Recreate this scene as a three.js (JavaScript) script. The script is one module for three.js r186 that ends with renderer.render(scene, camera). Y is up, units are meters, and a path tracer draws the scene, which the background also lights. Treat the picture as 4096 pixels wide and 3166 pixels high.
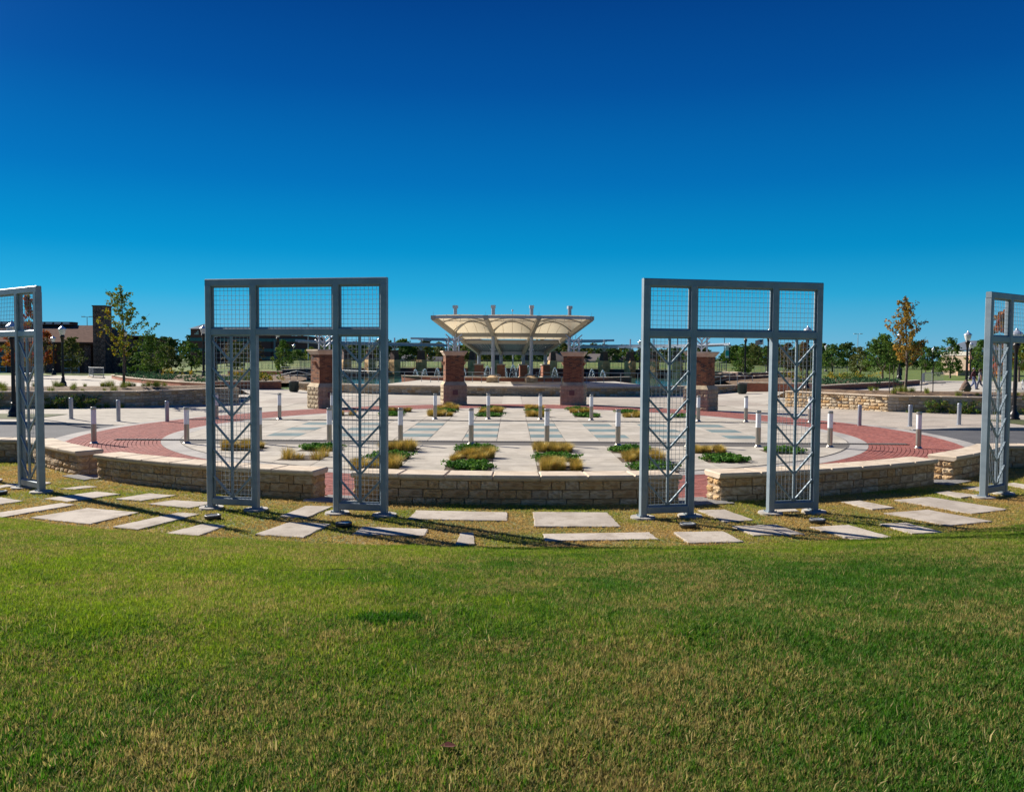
import * as THREE from 'three';
import { mergeGeometries } from 'three/addons/utils/BufferGeometryUtils.js';
import { MarchingCubes } from 'three/addons/objects/MarchingCubes.js';
import { TextGeometry } from 'three/addons/geometries/TextGeometry.js';
import { FontLoader } from 'three/addons/loaders/FontLoader.js';

// ---------------------------------------------------------------- camera, sky, sun, exposure
// Metres. The camera stands on a grass berm and looks along -z; "D" below is the distance ahead (z = -D).
const scene = new THREE.Scene();
const EXPOSURE = 1.8;
const camera = new THREE.PerspectiveCamera(51.25, 1024 / 791, 0.1, 3000);
camera.position.set(0, 2.7, 0);
camera.rotation.order = 'YXZ';
camera.rotation.set(-0.0463, 0, 0.006);
const SUN = new THREE.Vector3(-1.42, 1.1, -0.98).normalize();

function skyTexture() {
  const W = 720, Hh = 360, data = new Float32Array(W * Hh * 4);
  // radiance by elevation: pale and bright near the horizon, deep blue higher up
  const stops = [[-90, 0.17, 0.37, 0.50], [-0.5, 0.17, 0.37, 0.50], [0, 0.200, 0.460, 0.645], [2, 0.100, 0.425, 0.650], [4.2, 0.022, 0.362, 0.635], [7, 0.002, 0.258, 0.550], [11.6, 0.001, 0.150, 0.440],
    [17.7, 0.001, 0.077, 0.310], [23.4, 0.001, 0.045, 0.218], [40, 0.002, 0.044, 0.212], [90, 0.003, 0.044, 0.208]];
  for (let j = 0; j < Hh; j++) {
    const el = (j + 0.5) / Hh * 180 - 90;
    let k = 0; while (k < stops.length - 2 && el > stops[k + 1][0]) k++;
    const a = stops[k], b = stops[k + 1], t = Math.min(1, Math.max(0, (el - a[0]) / (b[0] - a[0])));
    for (let i = 0; i < W; i++) {
      const az = ((i + 0.5) / W - 0.5) * 2 * Math.PI, ce = Math.cos(el * Math.PI / 180);
      const c = Math.cos(az) * ce * SUN.x + Math.sin(el * Math.PI / 180) * SUN.y + Math.sin(az) * ce * SUN.z;
      const glow = 1 + 0.22 * c + 0.9 * Math.pow(Math.max(0, c), 24);          // the air is brighter towards the sun
      const white = 0.16 * Math.pow(Math.max(0, c), 40);
      for (let n = 0; n < 3; n++) data[(j * W + i) * 4 + n] = ((a[n + 1] + (b[n + 1] - a[n + 1]) * t) * glow + white) / EXPOSURE;
      data[(j * W + i) * 4 + 3] = 1;
    }
  }
  const t = new THREE.DataTexture(data, W, Hh, THREE.RGBAFormat, THREE.FloatType);
  t.mapping = THREE.EquirectangularReflectionMapping; t.magFilter = t.minFilter = THREE.LinearFilter; t.needsUpdate = true;
  return t;
}
scene.background = skyTexture();
scene.environment = scene.background;

const sun = new THREE.DirectionalLight(new THREE.Color(1, 0.93, 0.82), 5);
sun.position.copy(SUN).multiplyScalar(120).add(new THREE.Vector3(0, 0, -35));
sun.target.position.set(0, 0, -35);
sun.castShadow = true;
sun.shadow.mapSize.set(4096, 4096);
Object.assign(sun.shadow.camera, { left: -70, right: 70, top: 70, bottom: -70, near: 1, far: 320 });
sun.shadow.radius = 1;
scene.add(sun, sun.target);

const renderer = new THREE.WebGLRenderer({ antialias: true });
renderer.toneMapping = THREE.LinearToneMapping;
renderer.toneMappingExposure = EXPOSURE;
renderer.shadowMap.enabled = true;
renderer.setSize(1024, 791);

// ---------------------------------------------------------------- helpers
function seeded(a) { return () => { a |= 0; a = a + 0x6D2B79F5 | 0; let t = Math.imul(a ^ a >>> 15, 1 | a); t = t + Math.imul(t ^ t >>> 7, 61 | t) ^ t; return ((t ^ t >>> 14) >>> 0) / 4294967296; }; }
let rnd = seeded(11);
const rr = (a, b) => a + (b - a) * rnd();
const pick = (a) => a[Math.floor(rnd() * a.length)];
const clamp = (x, a, b) => Math.min(b, Math.max(a, x));
const smooth = (a, b, x) => { const t = clamp((x - a) / (b - a), 0, 1); return t * t * (3 - 2 * t); };
const PI = Math.PI, deg = PI / 180;

// periodic value noise, 0..1
const NT = new Float32Array(65536); { const r = seeded(5); for (let i = 0; i < 65536; i++) NT[i] = r(); }
function vnoise(x, y, per = 256) {
  const xi = Math.floor(x), yi = Math.floor(y), fx = x - xi, fy = y - yi, m = (v) => ((v % per) + per) % per;
  const g = (a, b) => NT[m(a) + m(b) * 256], u = fx * fx * (3 - 2 * fx), v = fy * fy * (3 - 2 * fy);
  const p = g(xi, yi), q = g(xi + 1, yi), r = g(xi, yi + 1), s = g(xi + 1, yi + 1);
  return p + (q - p) * u + (r - p) * v + (p - q - r + s) * u * v;
}
function fbm(x, y, oct = 4, per = 256) { let s = 0, a = 0.5, n = 0; for (let i = 0; i < oct; i++) { s += a * vnoise(x + i * 17, y + i * 31, per); n += a; x *= 2; y *= 2; per = Math.min(256, per * 2); a *= 0.5; } return s / n; }

const toS = (v) => Math.round(255 * (v <= 0.0031308 ? 12.92 * v : 1.055 * Math.pow(Math.max(v, 0), 1 / 2.4) - 0.055));
function texture(size, fn, srgb = true) {                   // fn(u, v) gives linear [r, g, b]; u, v run 0..1 and wrap
  const d = new Uint8Array(size * size * 4);
  for (let j = 0; j < size; j++) for (let i = 0; i < size; i++) {
    const c = fn(i / size, j / size), o = (j * size + i) * 4;
    for (let n = 0; n < 3; n++) d[o + n] = clamp(srgb ? toS(c[n]) : Math.round(c[n] * 255), 0, 255);
    d[o + 3] = 255;
  }
  const t = new THREE.DataTexture(d, size, size);
  t.wrapS = t.wrapT = THREE.RepeatWrapping; t.magFilter = THREE.LinearFilter; t.minFilter = THREE.LinearMipmapLinearFilter; t.generateMipmaps = true;
  if (srgb) t.colorSpace = THREE.SRGBColorSpace;
  t.needsUpdate = true; return t;
}
const mixc = (a, b, t) => [a[0] + (b[0] - a[0]) * t, a[1] + (b[1] - a[1]) * t, a[2] + (b[2] - a[2]) * t];
const mulc = (a, k) => [a[0] * k, a[1] * k, a[2] * k];
const std = (o) => new THREE.MeshStandardMaterial({ roughness: 0.9, metalness: 0, ...o });
const lin = (r, g, b) => new THREE.Color().setRGB(r, g, b);

// surface noise shared by many materials
const bumpFine = texture(512, (u, v) => { const n = 0.6 * fbm(u * 64, v * 64, 3, 64) + 0.4 * fbm(u * 16, v * 16, 3, 16); return [n, n, n]; }, false);
const bumpRock = texture(256, (u, v) => { const n = fbm(u * 8, v * 8, 5, 8); return [n, n, n]; }, false);
function mottled(base, alt, opt = {}) {                        // mineral surface: two tones, speckle, faint stains
  const { speck = 0.12, freq = 6, size = 512, stain = 0.1, dark = [0.5, 0.5, 0.5] } = opt;
  return texture(size, (u, v) => {
    const a = fbm(u * freq, v * freq, 4, freq), s = vnoise(u * 170, v * 170, 170), st = smooth(0.55, 0.8, fbm(u * freq * 2 + 9, v * freq * 2 + 3, 4, freq * 2));
    let c = mixc(base, alt, smooth(0.3, 0.7, a));
    c = mulc(c, 1 + (s - 0.5) * 2 * speck);
    return mixc(c, [c[0] * dark[0], c[1] * dark[1], c[2] * dark[2]], st * stain);
  });
}

// geometry
const V = (x, y, z) => new THREE.Vector3(x, y, z);
function box(w, h, d, x = 0, y = 0, z = 0, ry = 0, rx = 0, rz = 0) {
  const g = new THREE.BoxGeometry(w, h, d); if (rx || rz || ry) g.applyMatrix4(new THREE.Matrix4().makeRotationFromEuler(new THREE.Euler(rx, ry, rz, 'YXZ')));
  return g.translate(x, y, z);
}
function cyl(r0, r1, h, x = 0, y = 0, z = 0, seg = 12) { return new THREE.CylinderGeometry(r1, r0, h, seg).translate(x, y + h / 2, z); }   // r0 at the foot
function bar(a, b, w, d = w, roll = 0) {                     // a straight square bar from a to b
  const v = b.clone().sub(a), L = v.length(), g = new THREE.BoxGeometry(w, d, L); if (roll) g.rotateZ(roll);
  const m = new THREE.Matrix4().lookAt(b, a, Math.abs(v.y) > 0.95 * L ? V(0, 0, 1) : V(0, 1, 0));
  return g.applyMatrix4(m).translate((a.x + b.x) / 2, (a.y + b.y) / 2, (a.z + b.z) / 2);
}
function rod(a, b, r0, r1 = r0, seg = 6) {                   // a round tapered bar
  const v = b.clone().sub(a), g = new THREE.CylinderGeometry(r1, r0, v.length(), seg, 1);
  return g.applyMatrix4(new THREE.Matrix4().makeRotationFromQuaternion(new THREE.Quaternion().setFromUnitVectors(V(0, 1, 0), v.normalize()))).translate((a.x + b.x) / 2, (a.y + b.y) / 2, (a.z + b.z) / 2);
}
function tube(pts, r, seg = 24, rad = 6) { return new THREE.TubeGeometry(new THREE.CatmullRomCurve3(pts.map((p) => V(...p))), seg, r, rad); }
const lathe = (pts, seg = 20) => new THREE.LatheGeometry(pts.map((p) => new THREE.Vector2(p[0], p[1])), seg);
function merge(list) { const l = list.filter(Boolean).map((g) => { const n = g.index ? g.toNonIndexed() : g; for (const k of Object.keys(n.attributes)) if (!['position', 'normal', 'uv'].includes(k)) n.deleteAttribute(k); return n; }); return l.length === 1 ? l[0] : mergeGeometries(l); }
function metricUV(g, s = 1, ox = 0, oy = 0) {                // uv in metres / s, from the face's own main direction
  const n = g.index ? g.toNonIndexed() : g, p = n.attributes.position, q = n.attributes.normal, uv = new Float32Array(p.count * 2);
  for (let i = 0; i < p.count; i += 3) {
    const ax = Math.abs(q.getX(i)), ay = Math.abs(q.getY(i)), az = Math.abs(q.getZ(i));
    for (let k = i; k < i + 3; k++) { const x = p.getX(k), y = p.getY(k), z = p.getZ(k); const [a, b] = ay >= ax && ay >= az ? [x, z] : ax > az ? [z, y] : [x, y]; uv[k * 2] = a / s + ox; uv[k * 2 + 1] = b / s + oy; }
  }
  n.setAttribute('uv', new THREE.BufferAttribute(uv, 2)); return n;
}
function fromTris(pos, uvs, cols) {
  const g = new THREE.BufferGeometry(); g.setAttribute('position', new THREE.Float32BufferAttribute(pos, 3));
  if (uvs) g.setAttribute('uv', new THREE.Float32BufferAttribute(uvs, 2)); if (cols) g.setAttribute('color', new THREE.Float32BufferAttribute(cols, 3));
  g.computeVertexNormals(); return g;
}

// objects
const taken = new Map();
function numbered(name) { const n = taken.get(name) ?? 0; taken.set(name, n + 1); return n ? `${name}_${String(n).padStart(3, '0')}` : name; }
function shade(o) { o.traverse((m) => { if (m.isMesh) { m.castShadow = true; m.receiveShadow = true; } }); return o; }
function thing(name, label, category, [x, y, z] = [0, 0, 0], turn = 0, group) {
  const o = new THREE.Group(); o.name = numbered(name); o.position.set(x, y, z); o.rotation.y = turn; o.userData = { label, category }; if (group) o.userData.group = group;
  scene.add(o); return o;
}
function part(parent, name, geometry, material) { const m = new THREE.Mesh(geometry, material); m.name = name; m.castShadow = m.receiveShadow = true; parent.add(m); return m; }
function solo(name, label, category, geometry, material, group) { const m = new THREE.Mesh(geometry, material); m.name = numbered(name); m.castShadow = m.receiveShadow = true; m.userData = { label, category }; if (group) m.userData.group = group; scene.add(m); return m; }
function structure(name, geometry, material) { const m = geometry ? new THREE.Mesh(geometry, material) : new THREE.Group(); m.name = numbered(name); m.castShadow = m.receiveShadow = true; m.userData = { kind: 'structure' }; scene.add(m); return m; }
function copyOf(o, name, label, [x, y, z], turn = 0, group, scale = 1) { const c = o.clone(); c.name = numbered(name); c.userData = { ...o.userData, label }; if (group) c.userData.group = group; c.position.set(x, y, z); c.rotation.y = turn; if (scale.length) c.scale.set(...scale); else c.scale.setScalar(scale); scene.add(c); return c; }
const ORD = ['first', 'second', 'third', 'fourth', 'fifth', 'sixth', 'seventh', 'eighth', 'ninth', 'tenth', 'eleventh', 'twelfth', 'thirteenth', 'fourteenth', 'fifteenth', 'sixteenth', 'seventeenth', 'eighteenth'];
// ---------------------------------------------------------------- ground: berm lawn, plaza, street, pond, far terrain
const CX = 0.09, CD = 30.2;                                   // centre of the round plaza
const far = (D) => { const t = D - CD; return t > 0 ? CD + t * (1 + 0.0125 * t) : D; };   // the plaza is a little longer on its far side
const polar = (a, r) => [CX + r * Math.sin(a), CD - r * Math.cos(a)];                     // a = 0 points at the camera

const M = {};
M.concrete = std({ map: mottled([0.445, 0.40, 0.33], [0.365, 0.325, 0.265], { speck: 0.12, freq: 5, stain: 0.5, dark: [0.72, 0.70, 0.68] }), bumpMap: bumpFine, bumpScale: 0.003 });
M.concreteB = std({ map: mottled([0.41, 0.37, 0.305], [0.345, 0.31, 0.255], { speck: 0.12, freq: 7, stain: 0.5, dark: [0.7, 0.68, 0.66] }), bumpMap: bumpFine, bumpScale: 0.003 });
M.concreteC = std({ map: mottled([0.475, 0.43, 0.36], [0.395, 0.355, 0.295], { speck: 0.11, freq: 4, stain: 0.45, dark: [0.75, 0.73, 0.7] }), bumpMap: bumpFine, bumpScale: 0.003 });
M.band = std({ map: mottled([0.37, 0.345, 0.315], [0.29, 0.27, 0.25], { speck: 0.16, freq: 6, stain: 0.3, dark: [0.7, 0.7, 0.7] }), bumpMap: bumpFine, bumpScale: 0.004 });
M.aggregate = std({ map: mottled([0.40, 0.345, 0.285], [0.33, 0.285, 0.235], { speck: 0.22, freq: 6, stain: 0.2, dark: [0.75, 0.73, 0.7] }), bumpMap: bumpFine, bumpScale: 0.004 });
M.blue = std({ map: mottled([0.135, 0.20, 0.205], [0.105, 0.16, 0.168], { speck: 0.12, freq: 5, stain: 0.25, dark: [1.25, 1.2, 1.15] }), bumpMap: bumpFine, bumpScale: 0.002 });
M.joint = std({ color: lin(0.10, 0.09, 0.08) });
M.asphalt = std({ map: mottled([0.085, 0.085, 0.088], [0.066, 0.066, 0.07], { speck: 0.35, freq: 6, stain: 0.25, dark: [0.7, 0.7, 0.7] }), bumpMap: bumpFine, bumpScale: 0.006 });
M.curb = std({ map: mottled([0.42, 0.40, 0.36], [0.34, 0.32, 0.29], { speck: 0.14, freq: 5, stain: 0.35 }), bumpMap: bumpFine, bumpScale: 0.003 });
M.soil = std({ map: mottled([0.11, 0.075, 0.045], [0.075, 0.05, 0.03], { speck: 0.5, freq: 10, stain: 0.3 }), bumpMap: bumpFine, bumpScale: 0.03 });
M.mulch = std({ map: mottled([0.20, 0.125, 0.065], [0.13, 0.08, 0.042], { speck: 0.6, freq: 14, stain: 0.5 }), bumpMap: bumpFine, bumpScale: 0.04 });
M.slab = [0, 1, 2].map((i) => std({ map: mottled(mulc([0.44, 0.385, 0.32], 1 + 0.06 * (i - 1)), mulc([0.36, 0.31, 0.255], 1 + 0.06 * (i - 1)), { speck: 0.15, freq: 4 + i, stain: 0.65, dark: [0.70, 0.66, 0.60] }), bumpMap: bumpFine, bumpScale: 0.006 }));
M.pavers = [[0.285, 0.082, 0.062], [0.32, 0.098, 0.073], [0.25, 0.072, 0.056], [0.295, 0.098, 0.078]].map((c, i) => std({ map: mottled(c, mulc(c, 0.82), { speck: 0.2, freq: 5 + i, size: 256, stain: 0.2 }), bumpMap: bumpFine, bumpScale: 0.002 }));
M.greyPaver = std({ map: mottled([0.22, 0.21, 0.20], [0.17, 0.16, 0.155], { speck: 0.2, freq: 6, size: 256 }), bumpMap: bumpFine, bumpScale: 0.002 });
M.iron = std({ color: lin(0.045, 0.045, 0.045), roughness: 0.6, metalness: 0.4 });

// grass ground: greens and dry tans in patches of several sizes
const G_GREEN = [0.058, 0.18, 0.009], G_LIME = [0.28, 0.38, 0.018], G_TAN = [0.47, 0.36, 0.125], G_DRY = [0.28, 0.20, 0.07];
function lawnTone(x, D, r = rnd()) {                          // colour of one blade tuft at x, D: lime placed to paint in sunlit brightness at left and toe; dry patches
  const big = fbm(x * 0.33 + 40, D * 0.33 + 11, 3), mid = fbm(x * 1.3 + 7, D * 1.3 + 70, 3), sm = fbm(x * 5 + 90, D * 5 + 2, 2);
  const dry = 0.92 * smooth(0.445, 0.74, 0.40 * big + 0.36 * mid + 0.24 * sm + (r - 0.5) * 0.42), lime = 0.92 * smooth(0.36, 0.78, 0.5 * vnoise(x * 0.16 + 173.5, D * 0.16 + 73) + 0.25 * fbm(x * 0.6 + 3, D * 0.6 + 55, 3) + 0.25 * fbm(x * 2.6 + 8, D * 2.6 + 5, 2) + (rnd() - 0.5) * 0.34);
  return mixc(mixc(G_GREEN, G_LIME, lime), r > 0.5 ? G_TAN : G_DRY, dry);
}
const bermY = (x, D) => { const r = Math.hypot(x - CX, D - CD); return 0.08 + 1.12 * (1 - Math.pow(1 - clamp((r - 19.0) / 6.8, 0, 1), 1.18)) + 0.05 * (fbm(x * 0.9 + 20, D * 0.9, 3) - 0.5) * smooth(19, 21, r) + 0.012 * (fbm(x * 1.7, D * 1.7 + 9, 2) - 0.5); };
M.lawn = std({ map: texture(1024, (u, v) => { const x = u * 8, y = v * 8; const a = smooth(0.35, 0.65, fbm(u * 12, v * 12, 4, 12)), s = vnoise(u * 400, v * 400, 256); let c = mixc([0.08, 0.115, 0.018], [0.20, 0.155, 0.055], a); return mulc(c, 0.7 + 0.6 * s); }), bumpMap: bumpFine, bumpScale: 0.02 });
{ // near lawn: flat strip round the wall and the berm towards the camera
  const nx = 340, nd = 150, x0 = -44, x1 = 44, d0 = -14, d1 = 20.25, pos = [], uv = [];
  const P = (i, j) => { const x = x0 + (x1 - x0) * i / nx, D = d0 + (d1 - d0) * j / nd, r = Math.hypot(x - CX, D - CD); return [x, r < 15.25 ? -0.4 : bermY(x, D) - 0.012, -D]; };
  for (let i = 0; i < nx; i++) for (let j = 0; j < nd; j++) { const a = P(i, j), b = P(i + 1, j), c = P(i + 1, j + 1), d = P(i, j + 1); if (Math.max(a[1], b[1], c[1], d[1]) < -0.3) continue; for (const q of [a, b, c, a, c, d]) { pos.push(...q); uv.push(q[0] / 8, q[2] / 8); } }
  structure('lawn', fromTris(pos, uv), M.lawn);
}
{ // far ground: one sheet to the horizon, with the lawn mound beyond the pond
  const pos = [], uv = [];
  const hF = (x, D) => { if (D < 20.3 && Math.abs(x) < 46) return -1.2; const core = Math.abs(x) < 27 && D < 64 ? 1 : 0, pond = Math.hypot(x, D - 84) < 24.5 ? 1 : 0; if (core) return -0.15; if (pond) return -0.7;
    const up = 0.25 * smooth(46, 60, D) + 0.0 * x, mound = 1.75 * smooth(108, 134, D) * (1 - smooth(140, 175, D)) * (1 - smooth(34, 62, Math.abs(x + 2))), fall = -0.9 * smooth(150, 190, D); return up + mound + fall - 0.12 * (1 - smooth(44, 58, D)) + (D > 66 ? 0.12 * (fbm(x * 0.08 + 50, D * 0.08, 3) - 0.5) : 0); };
  const xs = [-2500, -900, -400, -260, -190, -150, -125]; for (let x = -110; x <= 110; x += 2.5) xs.push(x); xs.push(125, 150, 190, 260, 400, 900, 2500);
  const ds = [-400, -60, -14, 10]; for (let D = 20.3; D < 180; D += 2.5) ds.push(D); ds.push(190, 205, 225, 260, 320, 420, 700, 1400, 2600);
  for (let i = 0; i < xs.length - 1; i++) for (let j = 0; j < ds.length - 1; j++) { const q = [[xs[i], ds[j]], [xs[i + 1], ds[j]], [xs[i + 1], ds[j + 1]], [xs[i], ds[j + 1]]].map(([x, D]) => [x, hF(x, D), -D]); for (const k of [0, 1, 2, 0, 2, 3]) { pos.push(...q[k]); uv.push(q[k][0] / 9, q[k][2] / 9); } }
  const farLawn = std({ map: texture(512, (u, v) => { const a = smooth(0.3, 0.7, fbm(u * 8, v * 8, 4, 8)), s = vnoise(u * 200, v * 200, 200); return mulc(mixc([0.065, 0.125, 0.010], [0.125, 0.15, 0.018], a), 0.75 + 0.5 * s); }), bumpMap: bumpFine, bumpScale: 0.05 });
  structure('ground', fromTris(pos, uv), farLawn);
  M.farLawn = farLawn;
}

// ---- flat sheets helper (x, D outline), y constant or function
function sheet(outline, y, s = 3) {
  const sh = new THREE.Shape(outline.map(([x, D]) => new THREE.Vector2(x, D))), g = new THREE.ShapeGeometry(sh), p = g.attributes.position, uv = [];
  for (let i = 0; i < p.count; i++) { const x = p.getX(i), D = p.getY(i); p.setXYZ(i, x, typeof y === 'function' ? y(x, D) : y, -D); uv.push(x / s, D / s); }
  g.setAttribute('uv', new THREE.Float32BufferAttribute(uv, 2)); g.computeVertexNormals();
  return g;
}
function gridSheet(x0, x1, d0, d1, nx, nd, yf, s = 3, keep) {
  const pos = [], uv = [], P = (i, j) => { const x = x0 + (x1 - x0) * i / nx, D = d0 + (d1 - d0) * j / nd; return [x, yf(x, D), -D]; };
  for (let i = 0; i < nx; i++) for (let j = 0; j < nd; j++) { if (keep && !keep(x0 + (x1 - x0) * (i + 0.5) / nx, d0 + (d1 - d0) * (j + 0.5) / nd)) continue; for (const q of [P(i, j), P(i + 1, j), P(i + 1, j + 1), P(i, j), P(i + 1, j + 1), P(i, j + 1)]) { pos.push(...q); uv.push(q[0] / s, q[2] / s); } }
  return fromTris(pos, uv);
}
const ring = (r, n = 160, a0 = 0, a1 = 2 * PI) => Array.from({ length: n }, (_, i) => { const [x, D] = polar(a0 + (a1 - a0) * i / n, r); return [x, far(D)]; });

// street asphalt on both sides, sidewalks with kerbs, paving up to the pond wall
structure('street', sheet([[-90, 20.1], [90, 20.1], [90, 32.2], [-90, 32.2]], -0.014, 4), M.asphalt);
structure('plaza_base', sheet([[-15.5, 31.9], [15.5, 31.9], [17.2, 46.5], [22, 66], [-22, 66], [-17.2, 46.5]], -0.012, 4), M.concreteB);
for (const s of [-1, 1]) {
  const nm = s < 0 ? 'sidewalk_left' : 'sidewalk_right';
  const wy = (x) => -0.006 + 0.115 * smooth(15.2, 18.6, Math.abs(x));
  const g = gridSheet(s < 0 ? -90 : 13.2, s < 0 ? -13.2 : 90, 32.15, 47.5, 96, 20, (x) => wy(x), 4, (x, D) => Math.abs(x) > 14.6 || D < 46);
  structure(nm, g, s < 0 ? M.concreteB : M.aggregate);
  const kerb = []; for (let k = 0; k < 26; k++) { const xa = s * (15.6 + k * 1.8), xb = s * (15.6 + (k + 1) * 1.8) - s * 0.012, ya = wy(xa) + 0.006, yb = wy(xb) + 0.006; kerb.push(bar(V(xa, (ya - 0.1), -32.06), V(xb, (yb - 0.1), -32.06), 0.17, 0.2)); }
  structure(s < 0 ? 'kerb_left' : 'kerb_right', metricUV(merge(kerb), 1.5), M.curb);
  // pale joint strips running along the sidewalk
  structure(s < 0 ? 'pavement_strip_left' : 'pavement_strip_right', gridSheet(s < 0 ? -60 : 13.6, s < 0 ? -13.6 : 60, 35.6, 35.95, 60, 1, (x) => wy(x) + 0.005, 3), M.concreteC);
  // mown verge beside the kerb
  structure(s < 0 ? 'verge_left' : 'verge_right', gridSheet(s < 0 ? -60 : 20.6, s < 0 ? -19.4 : 60, 33.2, 36.0, 20, 4, () => 0.125, 6, (x, D) => true), std({ map: mottled([0.075, 0.085, 0.018], [0.05, 0.06, 0.014], { speck: 0.5, freq: 12, stain: 0.3 }), bumpMap: bumpFine, bumpScale: 0.04 }));
}
// upper paving that climbs gently behind the retaining walls
const upY = (x, D) => -0.006 + 0.32 * smooth(13, 24, Math.abs(x)) * smooth(45, 58, D);
for (const s of [-1, 1]) structure(s < 0 ? 'upper_paving_left' : 'upper_paving_right', gridSheet(s < 0 ? -75 : 10.5, s < 0 ? -10.5 : 75, 44, 96, 70, 40, (x, D) => upY(x, D) + 0.004, 4, (x, D) => { const a = Math.abs(x); if (Math.hypot(x, D - 84) < 25.6) return false; if (D < 49 && a > 15.2) return false; if (a < 12 && D < 50) return false; return a < 15 + (D - 44) * 0.95 + (D > 58 ? 6 : 0) && a > (D - 58) * 0.55; }), M.concreteC);
// tan drive band in front of the pond wall, with pale cross strips
structure('drive_band', gridSheet(-15, 15, 47.6, 53.5, 30, 8, (x, D) => upY(x, D) + 0.008 + 0, 4), M.aggregate);
structure('pale_strip', gridSheet(-15, 15, 50.3, 50.6, 30, 1, (x, D) => upY(x, D) + 0.013, 3), M.concreteC);
structure('cross_strip', gridSheet(-0.6, 0.6, 47.7, 58.0, 2, 10, (x, D) => upY(x, D) + 0.017, 3), M.concreteC);

// concrete collar, brick ring bed, inner collar
structure('outer_collar', sheet(ring(15.35, 200), -0.004, 3), M.band);
structure('brick_bed', sheet(ring(14.72, 200), 0.0, 3), std({ color: lin(0.075, 0.04, 0.03) }));
structure('inner_collar', sheet(ring(11.95, 200), 0.022, 3), M.band);

// brick pavers in concentric rows: the 300 that show largest are pieces of their own, the rest one mass
{
  const pav = structure('brick_paving'), rowW = 0.1165, N = 24, rest = [[], [], [], []], restUV = [[], [], [], []], near = [];
  for (let k = 0; k < N; k++) {
    const r0 = 11.955 + k * rowW, r1 = r0 + rowW - 0.017, n = Math.round(2 * PI * (r0 + rowW / 2) / 0.215), off = rnd();
    for (let i = 0; i < n; i++) {
      const a0 = (i + off) / n * 2 * PI, a1 = a0 + (1 - 0.04) / n * 2 * PI, am = ((a0 + PI) % (2 * PI)) - PI, [mx, mD] = polar((a0 + a1) / 2, (r0 + r1) / 2);
      const ang = Math.abs(Math.atan2(mx - CX, CD - mD)) / deg, inGap = (ang > 10.9 && ang < 14.3) || (ang > 34.6 && ang < 38.4);
      const seen = mD > 19.2 || inGap; if (!seen && Math.abs(am) < 0.65) { /* behind the seat wall: still paved */ }
      const t = Math.floor(rnd() * 4), y = 0.018 + rr(-0.002, 0.002);
      const c = [[a0, r0], [a1, r0], [a1, r1], [a0, r1]].map(([a, r]) => { const [x, D] = polar(a, r); return [x, far(D)]; });
      if (seen && mD < 21.2) near.push({ c, t, y, s: (inGap ? 5 : 0) - mD }); else push(t, c, y);
    }
  }
  function prism(c, y) { const p = [], q = (a, b, d, e) => p.push(...a, ...b, ...d, ...a, ...d, ...e); const top = c.map(([x, D]) => [x, y, -D]), bot = c.map(([x, D]) => [x, 0.0, -D]); q(top[0], top[1], top[2], top[3]); for (let k = 0; k < 4; k++) { const m = (k + 1) % 4; q(top[k], bot[k], bot[m], top[m]); } return p; }
  function push(t, c, y) { const p = prism(c, y); for (let i = 0; i < p.length; i += 3) restUV[t].push(p[i] / 0.8, p[i + 2] / 0.8); rest[t].push(...p); }
  near.sort((a, b) => b.s - a.s);
  near.forEach((b, i) => { if (i < 300) { const p = prism(b.c, b.y), u = []; for (let k = 0; k < p.length; k += 3) u.push(p[k] / 0.8, p[k + 2] / 0.8); part(pav, 'brick', fromTris(p, u), M.pavers[b.t]); } else push(b.t, b.c, b.y); });
  for (let t = 0; t < 4; t++) { const m = part(pav, 'brick_field', fromTris(rest[t], restUV[t]), M.pavers[t]); m.userData.kind = 'stuff'; }
}
// paved aprons in the gaps of the seat wall
for (const a of [-36.5, -12.5, 12.5, 36.5]) {
  const aprons = structure('gap_apron');
  for (let k = 0; k < 10; k++) { const r0 = 14.74 + k * 0.115, c = []; for (let i = 0; i < 7; i++) { const a0 = (a - 1.75 + i * 0.5 + (k % 2) * 0.2) * deg, a1 = a0 + 0.48 * deg, y = 0.012 + 0.075 * smooth(14.8, 15.7, r0); const [x0, d0] = polar(a0, r0), [x1, d1] = polar(a1, r0), [x2, d2] = polar(a1, r0 + 0.108), [x3, d3] = polar(a0, r0 + 0.108); const g = new THREE.BoxGeometry(0.13, 0.03, 0.106); g.rotateY((a0 + a1) / 2); g.translate((x0 + x2) / 2, y, -(d0 + d2) / 2); part(aprons, 'paver', g, M.greyPaver); } }
}

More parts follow.
